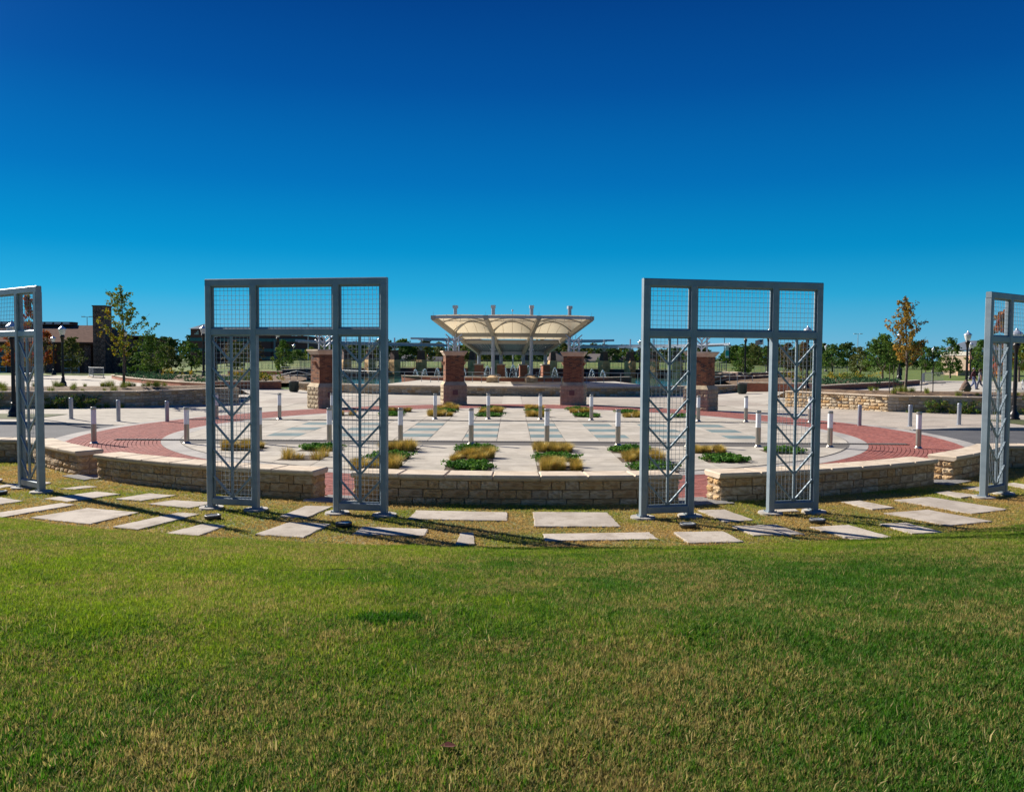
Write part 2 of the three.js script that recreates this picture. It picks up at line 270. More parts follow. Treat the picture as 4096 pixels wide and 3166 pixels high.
// scored concrete panels inside the ring, clipped to the circle, with blue-grey squares and open planting beds
const COLW = 1.11, COLX = (i) => 0.07 - 0.555 + i * COLW;      // column i spans COLX(i)..COLX(i+1); even columns carry blocks and beds
const ROWS_NEAR = [18.3, 19.3, 20.4, 21.06, 22.2, 23.1, 24.2, 25.0], ROWS_MID = [26.28, 27.55, 28.66, 29.85, 30.97, 32.2, 33.35, 34.45], ROWS_FAR = [34.95, 35.9, 37.0, 38.15, 39.75, 40.9, 42.0, 42.8, 43.9];
const BEDS = [];                                             // {x, D0, D1, kind, row, col}
{
  const BED_ROWS = [[23.1, 24.2], [21.06, 22.2], [19.3, 20.4]], FAR_ROWS = [[37.0, 38.15], [39.75, 40.9], [42.0, 42.8]];
  const spans = [[-4, 3], [-3, 2], [-2, 1]];                 // block columns c: x = 0.07 + 1.11 + 2.22 c
  for (const [rows, side] of [[BED_ROWS, 'near'], [FAR_ROWS, 'far']]) rows.forEach(([a, b], r) => { for (let c = spans[r][0]; c <= spans[r][1]; c++) BEDS.push({ x: 0.07 + 1.11 + 2.22 * c, D0: a, D1: b, kind: (c + r + 20) % 2 === 0 ? 'grass' : 'juniper', row: r, c, side, n: c - spans[r][0] }); });
  const inBed = (x, D) => BEDS.some((b) => Math.abs(x - b.x) < 0.54 && D > b.D0 && D < b.D1);
  const circle = ring(11.36, 120).reverse();
  function clip(poly) {                                      // keep the part of a rectangle inside the circle
    for (let i = 0; i < circle.length && poly.length; i++) { const [ax, ay] = circle[i], [bx, by] = circle[(i + 1) % circle.length], side = (p) => (bx - ax) * (p[1] - ay) - (by - ay) * (p[0] - ax), out = []; for (let k = 0; k < poly.length; k++) { const p = poly[k], q = poly[(k + 1) % poly.length], sp = side(p), sq = side(q); if (sp <= 0) out.push(p); if ((sp <= 0) !== (sq <= 0)) { const t = sp / (sp - sq); out.push([p[0] + (q[0] - p[0]) * t, p[1] + (q[1] - p[1]) * t]); } } poly = out; }
    return poly;
  }
  const floor = structure('plaza_floor'), bedBase = structure('panel_bed', sheet(ring(11.4, 120), 0.0265, 3), M.joint);
  const tones = [M.concrete, M.concreteB, M.concreteC, M.concrete];
  for (const rows of [ROWS_NEAR, ROWS_MID, ROWS_FAR]) for (let j = 0; j < rows.length - 1; j++) for (let i = -12; i < 12; i++) {
    const x0 = COLX(i), x1 = COLX(i + 1), D0 = rows[j], D1 = rows[j + 1], xm = (x0 + x1) / 2, Dm = (D0 + D1) / 2;
    if (inBed(xm, Dm)) continue;
    const blue = rows === ROWS_MID && j % 2 === 1 && ((i % 2) + 2) % 2 === 1 && Math.abs(xm) < 9.2;
    const g = 0.009, poly = clip([[x0 + g, D0 + g], [x1 - g, D0 + g], [x1 - g, D1 - g], [x0 + g, D1 - g]]); if (poly.length < 3) continue;
    const pos = [], uv = [], y = 0.036 + (blue ? 0.0015 : 0), n = poly.length, ou = rnd() * 5, q = (a, b, c) => { for (const p of [a, b, c]) { pos.push(...p); uv.push(p[0] / 2.2 + ou, (p[2] + p[1]) / 2.2); } };
    for (let k = 1; k < n - 1; k++) q([poly[0][0], y, -poly[0][1]], [poly[k][0], y, -poly[k][1]], [poly[k + 1][0], y, -poly[k + 1][1]]);
    for (let k = 0; k < n; k++) { const a = poly[k], b = poly[(k + 1) % n]; q([a[0], y, -a[1]], [a[0], 0.004, -a[1]], [b[0], 0.004, -b[1]]); q([a[0], y, -a[1]], [b[0], 0.004, -b[1]], [b[0], y, -b[1]]); }
    part(floor, blue ? 'blue_panel' : 'paving_panel', fromTris(pos, uv), blue ? M.blue : tones[(i * 7 + j * 3 + 400) % 4]);
  }
  for (const b of BEDS) { const g = new THREE.BoxGeometry(1.09, 0.02, b.D1 - b.D0 - 0.02); g.translate(b.x, 0.026, -(b.D0 + b.D1) / 2); const m = structure('planting_bed', metricUV(g, 0.7), M.soil); }
}
// trench drains: iron grating bars across a dark channel, straight over plaza and brick
for (const [D, hw, nm] of [[26.14, 12.6, 'trench_drain'], [34.68, 13.6, 'trench_drain']]) {
  const t = thing(nm, D < 30 ? 'long iron trench drain grating crossing the plaza nearer the camera' : 'long iron trench drain grating crossing the plaza on its far side', 'drain', [0, 0, -D], 0, 'trench drains');
  part(t, 'channel', box(hw * 2, 0.008, 0.2, 0, 0.034, 0), M.joint);
  part(t, 'rim', merge([box(hw * 2, 0.016, 0.03, 0, 0.034, 0.112), box(hw * 2, 0.016, 0.03, 0, 0.034, -0.112)]), M.iron);
  const bars = []; for (let x = -hw + 0.04; x < hw; x += 0.085) bars.push(box(0.035, 0.012, 0.2, x, 0.042, 0)); const m = part(t, 'grating_bars', merge(bars), std({ color: lin(0.16, 0.155, 0.15), roughness: 0.6, metalness: 0.3 })); m.userData.kind = 'stuff';
}

// pond: basin and water
M.water = new THREE.MeshPhysicalMaterial({ color: lin(0.05, 0.145, 0.115), roughness: 0.06, metalness: 0, ior: 1.33, bumpMap: bumpRock, bumpScale: 0.02 });
structure('pond_water', (() => { const g = new THREE.CircleGeometry(25.0, 72); g.rotateX(-PI / 2); g.translate(0, 0.36, -83.6); return metricUV(g, 2.5); })(), M.water);
// ---------------------------------------------------------------- masonry
const SLABS = [
  [[-8.82, 16.02], [-8.54, 16.42], [-8.21, 16.29], [-8.51, 15.96]], [[-8.51, 14.91], [-7.95, 15.74], [-7.36, 15.43], [-7.91, 14.60]], [[-7.21, 14.91], [-6.87, 15.54], [-6.28, 15.32], [-6.64, 14.72]],
  [[-6.41, 14.41], [-6.14, 14.83], [-5.26, 14.61], [-5.51, 14.05]], [[-9.56, 14.62], [-9.36, 15.00], [-8.72, 14.65], [-8.92, 14.29]], [[-8.55, 13.43], [-7.94, 14.47], [-7.61, 14.29], [-8.18, 13.14]],
  [[-7.73, 13.14], [-7.25, 14.01], [-6.20, 13.64], [-6.52, 12.65]], [[-6.07, 12.45], [-5.55, 13.67], [-5.14, 13.54], [-5.59, 12.27]], [[-5.09, 12.02], [-4.79, 12.76], [-4.39, 12.63], [-4.54, 11.89]],
  [[-10.33, 16.25], [-10.08, 16.63], [-9.79, 16.47], [-10.02, 16.06]], [[-9.75, 16.48], [-9.73, 16.95], [-9.40, 16.79], [-9.42, 16.32]], [[-3.79, 13.37], [-3.59, 14.33], [-3.11, 14.31], [-3.31, 13.29]],
  [[-3.77, 11.98], [-3.50, 12.88], [-2.81, 12.77], [-3.00, 11.81]], [[-2.35, 12.06], [-2.29, 12.58], [-1.25, 12.42], [-1.27, 11.98]], [[-1.68, 13.22], [-1.62, 13.95], [-0.06, 13.82], [-0.06, 13.11]],
  [[-0.78, 11.44], [-0.76, 12.21], [-0.56, 12.21], [-0.51, 11.45]], [[0.36, 12.66], [0.37, 13.89], [1.64, 13.93], [1.71, 12.72]], [[0.49, 11.67], [0.47, 12.12], [2.08, 12.30], [2.14, 11.84]],
  [[2.52, 11.59], [2.44, 12.32], [3.22, 12.40], [3.33, 11.70]], [[3.43, 13.13], [3.22, 14.12], [3.70, 14.22], [3.96, 13.29]], [[3.59, 12.12], [3.46, 12.79], [4.19, 12.94], [4.39, 12.23]],
  [[4.99, 11.84], [4.66, 12.75], [5.35, 12.96], [5.66, 11.94]], [[6.02, 12.30], [5.87, 13.05], [6.35, 13.15], [6.58, 12.41]], [[6.92, 12.95], [6.36, 14.00], [7.28, 14.33], [7.82, 13.29]],
  [[7.85, 13.95], [7.14, 15.26], [7.97, 15.64], [8.76, 14.42]], [[6.30, 14.29], [6.07, 15.05], [6.47, 15.20], [6.78, 14.48]], [[4.58, 14.02], [4.57, 14.25], [4.95, 14.37], [4.98, 14.12]],
  [[8.54, 15.57], [8.36, 16.22], [8.69, 16.37], [9.07, 15.87]], [[9.53, 16.16], [9.25, 16.82], [9.61, 17.04], [10.03, 16.48]], [[10.50, 16.80], [10.40, 17.37], [10.76, 17.57], [10.93, 17.09]]];
{ // stone stepping slabs let into the grass strip
  const path = structure('stepping_stone_path');
  SLABS.forEach((q, i) => {
    const pos = [], uv = [], T = (p, y) => [p[0], y, -p[1]], y = 0.096 + rr(-0.003, 0.003), cx = q.reduce((s, p) => s + p[0], 0) / 4, cd = q.reduce((s, p) => s + p[1], 0) / 4, o = rnd() * 4;
    const edge = []; q.forEach((p, k) => { const n = q[(k + 1) % 4], m = Math.max(3, Math.round(Math.hypot(n[0] - p[0], n[1] - p[1]) / 0.09)); for (let j = 0; j < m; j++) { const t = j / m, e = j ? 0.008 : 0.014; edge.push([p[0] + (n[0] - p[0]) * t + rr(-e, e), p[1] + (n[1] - p[1]) * t + rr(-e, e)]); } });
    const inn = edge.map(([x, d]) => { const dx = cx - x, dd = cd - d, L = Math.hypot(dx, dd), w = rr(0.006, 0.02); return [x + dx / L * w, d + dd / L * w]; }), E = edge.length, tilt = [rr(-0.006, 0.006), rr(-0.006, 0.006)], Y = (p) => y + (p[0] - cx) * tilt[0] + (p[1] - cd) * tilt[1];
    const f = (...v) => { for (const p of v.length === 3 ? v : [v[0], v[1], v[2], v[0], v[2], v[3]]) { pos.push(...p); uv.push(p[0] / 1.3 + o, p[2] / 1.3 + o); } };
    inn.forEach((p, k) => { const n = (k + 1) % E, l = Y(edge[k]) - 0.009, l2 = Y(edge[n]) - 0.009; f(T([cx, cd], y), T(p, Y(p)), T(inn[n], Y(inn[n]))); f(T(p, Y(p)), T(edge[k], l), T(edge[n], l2), T(inn[n], Y(inn[n]))); f(T(edge[k], l), T(edge[k], 0.03), T(edge[n], 0.03), T(edge[n], l2)); });
    part(path, 'slab', fromTris(pos, uv), M.slab[(i * 5 + (i >> 2)) % 3]);
  });
}
// a dozen limestone tones, honey to grey
const STONE = [[0.56, 0.385, 0.205], [0.53, 0.35, 0.175], [0.59, 0.44, 0.265], [0.49, 0.32, 0.16], [0.56, 0.42, 0.265], [0.56, 0.36, 0.165], [0.48, 0.35, 0.215], [0.60, 0.465, 0.295]];
M.stones = STONE.map((c, i) => std({ map: mottled(c, [c[0] * 0.72, c[1] * 0.66, c[2] * 0.58], { speck: 0.16, freq: 3 + i % 3, size: 256, stain: 0.4, dark: [0.66, 0.56, 0.46] }), bumpMap: bumpRock, bumpScale: 0.02 }));
M.paleStones = [[0.56, 0.455, 0.315], [0.46, 0.36, 0.235], [0.62, 0.52, 0.38], [0.52, 0.36, 0.19], [0.40, 0.335, 0.25], [0.50, 0.43, 0.33]].map((c, i) => std({ map: mottled(c, [c[0] * 0.76, c[1] * 0.72, c[2] * 0.66], { speck: 0.16, freq: 3 + i % 3, size: 256, stain: 0.45, dark: [0.6, 0.56, 0.5] }), bumpMap: bumpRock, bumpScale: 0.02 }));
M.mortar = std({ color: lin(0.33, 0.235, 0.145), bumpMap: bumpFine, bumpScale: 0.01 });
M.cap = [0, 1].map((i) => std({ map: mottled(mulc([0.60, 0.50, 0.38], 1 - 0.05 * i), mulc([0.52, 0.42, 0.31], 1 - 0.05 * i), { speck: 0.10, freq: 4 + i, stain: 0.6, dark: [0.68, 0.63, 0.56] }), bumpMap: bumpFine, bumpScale: 0.003 }));
M.tanBlock = [[0.50, 0.395, 0.25], [0.53, 0.42, 0.27], [0.46, 0.355, 0.22]].map((c, i) => std({ map: mottled(c, mulc(c, 0.78), { speck: 0.22, freq: 5 + i, size: 256, stain: 0.3 }), bumpMap: bumpRock, bumpScale: 0.012 }));
M.brick = [[0.31, 0.125, 0.058], [0.25, 0.098, 0.047], [0.35, 0.155, 0.072], [0.20, 0.078, 0.043], [0.09, 0.058, 0.045]].map((c, i) => std({ map: mottled(c, mulc(c, 0.75), { speck: 0.2, freq: 4 + i, size: 256, stain: 0.2 }), bumpMap: bumpRock, bumpScale: 0.004 }));
M.brickMortar = std({ color: lin(0.27, 0.17, 0.12) });
// far brick faces, too small to tell the bricks apart: courses only as tone
M.brickFar = std({ map: texture(512, (u, v) => { const row = Math.floor(v * 20), x = u * 8 + (row % 2) * 0.5, joint = (v * 20) % 1 < 0.14 || x % 1 < 0.05, t = NT[(Math.floor(x) % 8) * 37 + row * 91]; return joint ? [0.19, 0.12, 0.09] : mulc([0.36, 0.12, 0.06], 0.75 + 0.5 * t); }), bumpMap: bumpFine, bumpScale: 0.004 });
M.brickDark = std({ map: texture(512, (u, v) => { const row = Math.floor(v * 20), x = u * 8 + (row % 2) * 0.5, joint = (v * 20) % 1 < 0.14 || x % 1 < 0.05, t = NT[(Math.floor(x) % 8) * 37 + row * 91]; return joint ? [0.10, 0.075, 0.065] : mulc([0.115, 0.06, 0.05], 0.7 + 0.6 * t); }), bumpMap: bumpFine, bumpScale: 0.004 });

// rough split-face unit blocks (front +z), several variants shared by every stone
function roughBlock(seed, depth, sx = 4, sy = 2) {
  const r = seeded(seed), g = new THREE.BoxGeometry(1, 1, 1, sx, sy, 1), p = g.attributes.position, key = new Map();
  for (let i = 0; i < p.count; i++) {
    const x = p.getX(i), y = p.getY(i), z = p.getZ(i), k = [x, y, z].map((v) => v.toFixed(3)).join();
    if (!key.has(k)) { const edge = Math.abs(x) > 0.49 || Math.abs(y) > 0.49; key.set(k, z > 0 ? [edge ? (r() - 0.5) * 0.02 : (r() - 0.5) * 0.12, edge ? (r() - 0.5) * 0.03 : (r() - 0.5) * 0.12, (edge ? -depth * (0.55 + 0.6 * r()) : depth * (r() - 0.25))] : [0, 0, 0]); }
    const o = key.get(k); p.setXYZ(i, x + o[0], y + o[1], z + o[2]);
  }
  const n = g.toNonIndexed(); n.computeVertexNormals(); return n;
}
const BLOCKS = [1, 2, 3, 4, 5, 6].map((s) => roughBlock(s * 13, 0.10)), ROUGH = [1, 2, 3, 4].map((s) => roughBlock(s * 29, 0.26, 5, 3));
function stone(parent, name, shapes, mats, w, h, d, x, y, z, ry) { const m = part(parent, name, pick(shapes), pick(mats)); m.position.set(x, y, z); m.rotation.y = ry; m.scale.set(w, h, d); return m; }
// coursed stone face along a path: at(s) gives x, z and the turn whose +z looks out of the wall
function courseFace(parent, at, length, courses, lens, mats, shapes, depth = 0.14, proud = 0.02, name = 'stone') {
  for (const [y, h] of courses) { let s = 0; while (s < length - 0.02) { let L = rr(lens[0], lens[1]); if (length - s - L < lens[0] * 0.7) L = length - s; const [x, z, ry] = at(s + L / 2); const o = proud - depth / 2 + rr(-0.006, 0.006); stone(parent, name, shapes, mats, L - 0.015, h - 0.015, depth, x + Math.sin(ry) * o, y + h / 2, z + Math.cos(ry) * o, ry + rr(-0.012, 0.012)); s += L; } }
}
// coping stones: moulded front and back edge, chamfered ends, slightly wedge-shaped on a curve
function coping(L, R, half = 0.31, h = 0.105) {
  const prof = [[-half + 0.05, 0], [half - 0.05, 0], [half - 0.008, 0.034], [half, 0.05], [half, h - 0.016], [half - 0.014, h], [-half + 0.014, h], [-half, h - 0.016], [-half, 0.05], [-half + 0.008, 0.034]];
  const ringAt = (s, low) => prof.map(([z, y]) => [s * (isFinite(R) ? (R + z) / R : 1), low ? Math.min(y, h - 0.02) : y, z]);
  const R4 = [ringAt(-L / 2, true), ringAt(-L / 2 + 0.022, false), ringAt(L / 2 - 0.022, false), ringAt(L / 2, true)], pos = [], q = (a, b, c, d) => pos.push(...a, ...b, ...c, ...a, ...c, ...d);
  for (let k = 0; k < 3; k++) for (let i = 0; i < prof.length; i++) { const j = (i + 1) % prof.length; q(R4[k][i], R4[k][j], R4[k + 1][j], R4[k + 1][i]); }
  for (const [rg, f] of [[R4[0], 0], [R4[3], 1]]) for (let i = 1; i < prof.length - 1; i++) f ? pos.push(...rg[0], ...rg[i], ...rg[i + 1]) : pos.push(...rg[0], ...rg[i + 1], ...rg[i]);
  return metricUV(fromTris(pos), 1.1);
}
const SEAT_R = 15.3, SEAT_H = 0.52, seatCourses = [[-0.03, 0.13], [0.10, 0.16], [0.26, 0.16]];
function seatWall(label, a0, a1, caps, wing) {                // angles in degrees from the camera's side of the plaza centre
  const w = thing('seat_wall', label, 'wall', [0, 0.08, 0], 0, 'curved limestone seat walls round the plaza');
  const arc = (R, sgn) => (s) => { const a = a0 * deg + s / R, [x, D] = polar(a, R); return [x, -D, a + (sgn < 0 ? PI : 0)]; };
  const Ro = SEAT_R + 0.25, Ri = SEAT_R - 0.25, len = (a1 - a0) * deg;
  const core = []; for (let k = 0; k < 12; k++) { const a = a0 * deg + len * (k + 0.5) / 12, [x, D] = polar(a, SEAT_R); core.push(box(len / 12 * Ro + 0.01, 0.54, 0.44, x, 0.15, -D, a)); }
  part(w, 'mortar_core', merge(core), M.mortar);
  courseFace(w, arc(Ro, 1), len * Ro, seatCourses, [0.2, 0.52], M.stones, BLOCKS);
  courseFace(w, arc(Ri, -1), len * Ri, seatCourses, [0.4, 0.7], M.stones, BLOCKS);
  for (const [a, s] of [[a0, -1], [a1, 1]]) for (const [y, h] of seatCourses) { const [x, D] = polar(a * deg, SEAT_R), ry = a * deg + s * PI / 2; stone(w, 'stone', ROUGH, M.stones, 0.235, h - 0.012, 0.14, x + Math.sin(a * deg) * 0.12 - Math.sin(ry) * 0.04, y + h / 2, -D + Math.cos(a * deg) * 0.12 - Math.cos(ry) * 0.04, ry); stone(w, 'stone', ROUGH, M.stones, 0.235, h - 0.012, 0.14, x - Math.sin(a * deg) * 0.12 - Math.sin(ry) * 0.04, y + h / 2, -D - Math.cos(a * deg) * 0.12 - Math.cos(ry) * 0.04, ry); }
  const capL = len / caps, over = 0.05 / SEAT_R;
  for (let k = 0; k < caps; k++) { const b0 = a0 * deg + capL * k - (k === 0 ? over : 0), b1 = a0 * deg + capL * (k + 1) + (k === caps - 1 ? over : 0), a = (b0 + b1) / 2, [x, D] = polar(a, SEAT_R), m = part(w, 'coping', coping((b1 - b0) * SEAT_R - 0.008, SEAT_R), M.cap[k % 2]); m.position.set(x, 0.42, -D); m.rotation.y = a; }
  if (wing) {                                                // straight wing along the street
    const a = (wing < 0 ? a0 : a1) * deg, [x, D] = polar(a, SEAT_R), L = 10, z = -D;
    part(w, 'mortar_core', box(L, 0.54, 0.44, x + wing * L / 2, 0.15, z), M.mortar);
    courseFace(w, (s) => [x + wing * s, z + 0.25, 0], 6, seatCourses, [0.2, 0.52], M.stones, BLOCKS);
    for (let k = 0; k < 12; k++) { const m = part(w, 'coping', coping(0.826, Infinity), M.cap[k % 2]); m.position.set(x + wing * (0.417 + k * 0.834), 0.42, z); }
  }
}
seatWall('middle limestone seat wall with seven coping stones between the two big trellis gates', -10.95, 10.95, 7);
seatWall('limestone seat wall behind the left steel trellis gate, curving away to the left', -34.9, -14.0, 7);
seatWall('limestone seat wall behind the right steel trellis gate, curving away to the right', 14.0, 34.9, 7);
seatWall('limestone seat wall at the left edge, turning along the street', -51, -38.1, 4, -1);
seatWall('limestone seat wall at the right edge, turning along the street', 38.1, 51, 4, 1);

// retaining walls on both sides of the street: a long face along the sidewalk and a return towards the pond
const bedY = (x, d) => 0.84 + 0.2 * smooth(0.3, 1.8, d) + 0.05 * (fbm(x * 1.5, d * 1.5, 3) - 0.5) - 0.85 * smooth(4.0, 9.5, d);
const retCourses = [0, 1, 2, 3, 4].map((k) => [k * 0.165 - 0.02, 0.165]);
for (const s of [-1, 1]) {
  const w = thing('retaining_wall', s < 0 ? 'pale coursed stone retaining wall beside the left sidewalk' : 'pale coursed stone retaining wall beside the right sidewalk, its inner face sunlit', 'wall', [0, 0.03, 0], 0, 'stone retaining walls beside the sidewalks');
  const A = [s * 18.9, -41.4], B = [s * 15.62, -47.0], L = Math.hypot(A[0] - B[0], A[1] - B[1]), ry = Math.atan2(A[0] - B[0], A[1] - B[1]), face = s < 0 ? ry - PI / 2 + PI : ry - PI / 2;
  const E = [s * 27, -39.2], L2 = Math.hypot(E[0] - A[0], E[1] - A[1]), dx = (E[0] - A[0]) / L2, dz = (E[1] - A[1]) / L2, f2 = Math.atan2(-dz * s, dx * s) ;
  const nIn = V(Math.sin(face), 0, Math.cos(face)), inner = nIn.x * -s > 0 ? face : face + PI;
  courseFace(w, (t) => [B[0] + (A[0] - B[0]) * t / L, B[1] + (A[1] - B[1]) * t / L, inner], L, retCourses, [0.22, 0.5], s > 0 ? M.paleStones.concat(M.stones.slice(4)) : M.paleStones, ROUGH, 0.16, 0.02);
  courseFace(w, (t) => [A[0] + dx * t, A[1] + dz * t, Math.atan2(-dz * s, dx * s)], L2, retCourses, [0.3, 0.62], M.paleStones, BLOCKS, 0.16, 0.02);
  const mid = (P, Q, th, off, fy, y0, y1, len) => box(len, y1 - y0, th, (P[0] + Q[0]) / 2 - Math.sin(fy) * off, (y0 + y1) / 2, (P[1] + Q[1]) / 2 - Math.cos(fy) * off, fy);
  part(w, 'mortar_core', merge([mid(A, B, 0.4, 0.22, inner, -0.1, 0.8, L - 0.1), mid(A, E, 0.4, 0.22, f2, -0.1, 0.8, L2)]), M.mortar);
  const nc = Math.round(L / 1.2), nc2 = Math.round(L2 / 1.2);
  for (let k = 0; k < nc; k++) { const t = (k + 0.5) / nc, m = part(w, 'coping', coping(L / nc - 0.01, Infinity, 0.24, 0.09), M.cap[k % 2]); m.position.set(B[0] + (A[0] - B[0]) * t - Math.sin(inner) * 0.17, 0.80, B[1] + (A[1] - B[1]) * t - Math.cos(inner) * 0.17); m.rotation.y = inner; }
  for (let k = 0; k < nc2; k++) { const m = part(w, 'coping', coping(L2 / nc2 - 0.01, Infinity, 0.24, 0.09), M.cap[k % 2]); m.position.set(A[0] + dx * (k + 0.5) * L2 / nc2 - Math.sin(f2) * 0.17, 0.803, A[1] + dz * (k + 0.5) * L2 / nc2 - Math.cos(f2) * 0.17); m.rotation.y = f2; }
  for (const [y, h] of retCourses) stone(w, 'stone', ROUGH, M.paleStones, 0.4, h - 0.012, 0.14, B[0] - Math.sin(inner) * 0.2, y + h / 2, B[1] - Math.cos(inner) * 0.2 - 0.0, inner + (s < 0 ? 1 : -1) * PI / 2);
  // planted soil behind the wall
  const soil = gridSheet(s < 0 ? -46 : 16.2, s < 0 ? -16.2 : 46, 39.4, 58, 40, 24, (x, D) => { const t = Math.abs(x), wallD = t < 18.9 ? 41.4 + (18.9 - t) * 1.707 : 41.4 - (t - 18.9) * 0.27; return bedY(x, D - wallD); }, 2, (x, D) => { const t = Math.abs(x), wallD = t < 18.9 ? 41.4 + (18.9 - t) * 1.707 : 41.4 - (t - 18.9) * 0.27; return D > wallD + 0.2 && D - wallD < 9.5 && t > 16.8; });
  structure(s < 0 ? 'mulch_bed_left' : 'mulch_bed_right', soil, M.mulch);
}

// pond wall and stage: a long curved stone wall with a continuous coping, stage floor behind it
const POND = [0.4, 84.0], PR = 25.75, pondAt = (a, r) => [POND[0] + r * Math.sin(a), -(POND[1] - r * Math.cos(a))];
{
  const w = thing('pond_wall', 'low curved limestone wall with pale coping in front of the pond and stage', 'wall', [0, 0, 0]);
  const A = 43 * deg, at = (s) => { const a = -A + s / PR, [x, z] = pondAt(a, PR); return [x, z, a]; };
  courseFace(w, at, 2 * A * PR, [[-0.02, 0.155], [0.135, 0.2], [0.335, 0.2]], [0.35, 0.85], M.stones.slice(2).concat(M.paleStones), BLOCKS, 0.16, 0.02);
  const core = [], n = 44; for (let k = 0; k < n; k++) { const a = -A + 2 * A * (k + 0.5) / n, [x, z] = pondAt(a, PR - 0.24); core.push(box(2 * A * PR / n + 0.02, 0.62, 0.44, x, 0.24, z, a)); const m = part(w, 'coping', coping(2 * A * PR / n - 0.01, PR, 0.33, 0.14), M.cap[k % 2]); const [cx, cz] = pondAt(a, PR - 0.24); m.position.set(cx, 0.54, cz); m.rotation.y = a; }
  part(w, 'mortar_core', merge(core), M.mortar);
  const pts = []; for (let k = 0; k <= 24; k++) { const a = (-23.5 + 47 * k / 24) * deg, [x, z] = pondAt(a, PR - 0.5); pts.push([x, -z]); } for (let k = 24; k >= 0; k--) { const a = (-40 + 80 * k / 24) * deg, [x, z] = pondAt(a, 13.4); pts.push([x, -z]); }
  structure('stage_floor', sheet(pts, 0.665, 3), M.concreteC);
}
// brick planter behind the stage
{
  const w = thing('fountain_planter', 'long curved brick planter wall with stone cap behind the stage', 'planter', [0, 0, 0]);
  const A = 52 * deg, n = 40, br = [], cp = [];
  for (let k = 0; k < n; k++) { const a = -A + 2 * A * (k + 0.5) / n, [x, z] = pondAt(a, 13.2), L = 2 * A * 13.2 / n; br.push(box(L + 0.01, 0.75, 0.4, x, 0.575, z, a)); part(w, 'coping', coping(L - 0.008, 13.2, 0.27, 0.08), M.cap[k % 2]).position.set(x, 0.95, z); w.children[w.children.length - 1].rotation.y = a; }
  part(w, 'brick_face', metricUV(merge(br), 1.6), M.brickFar);
}

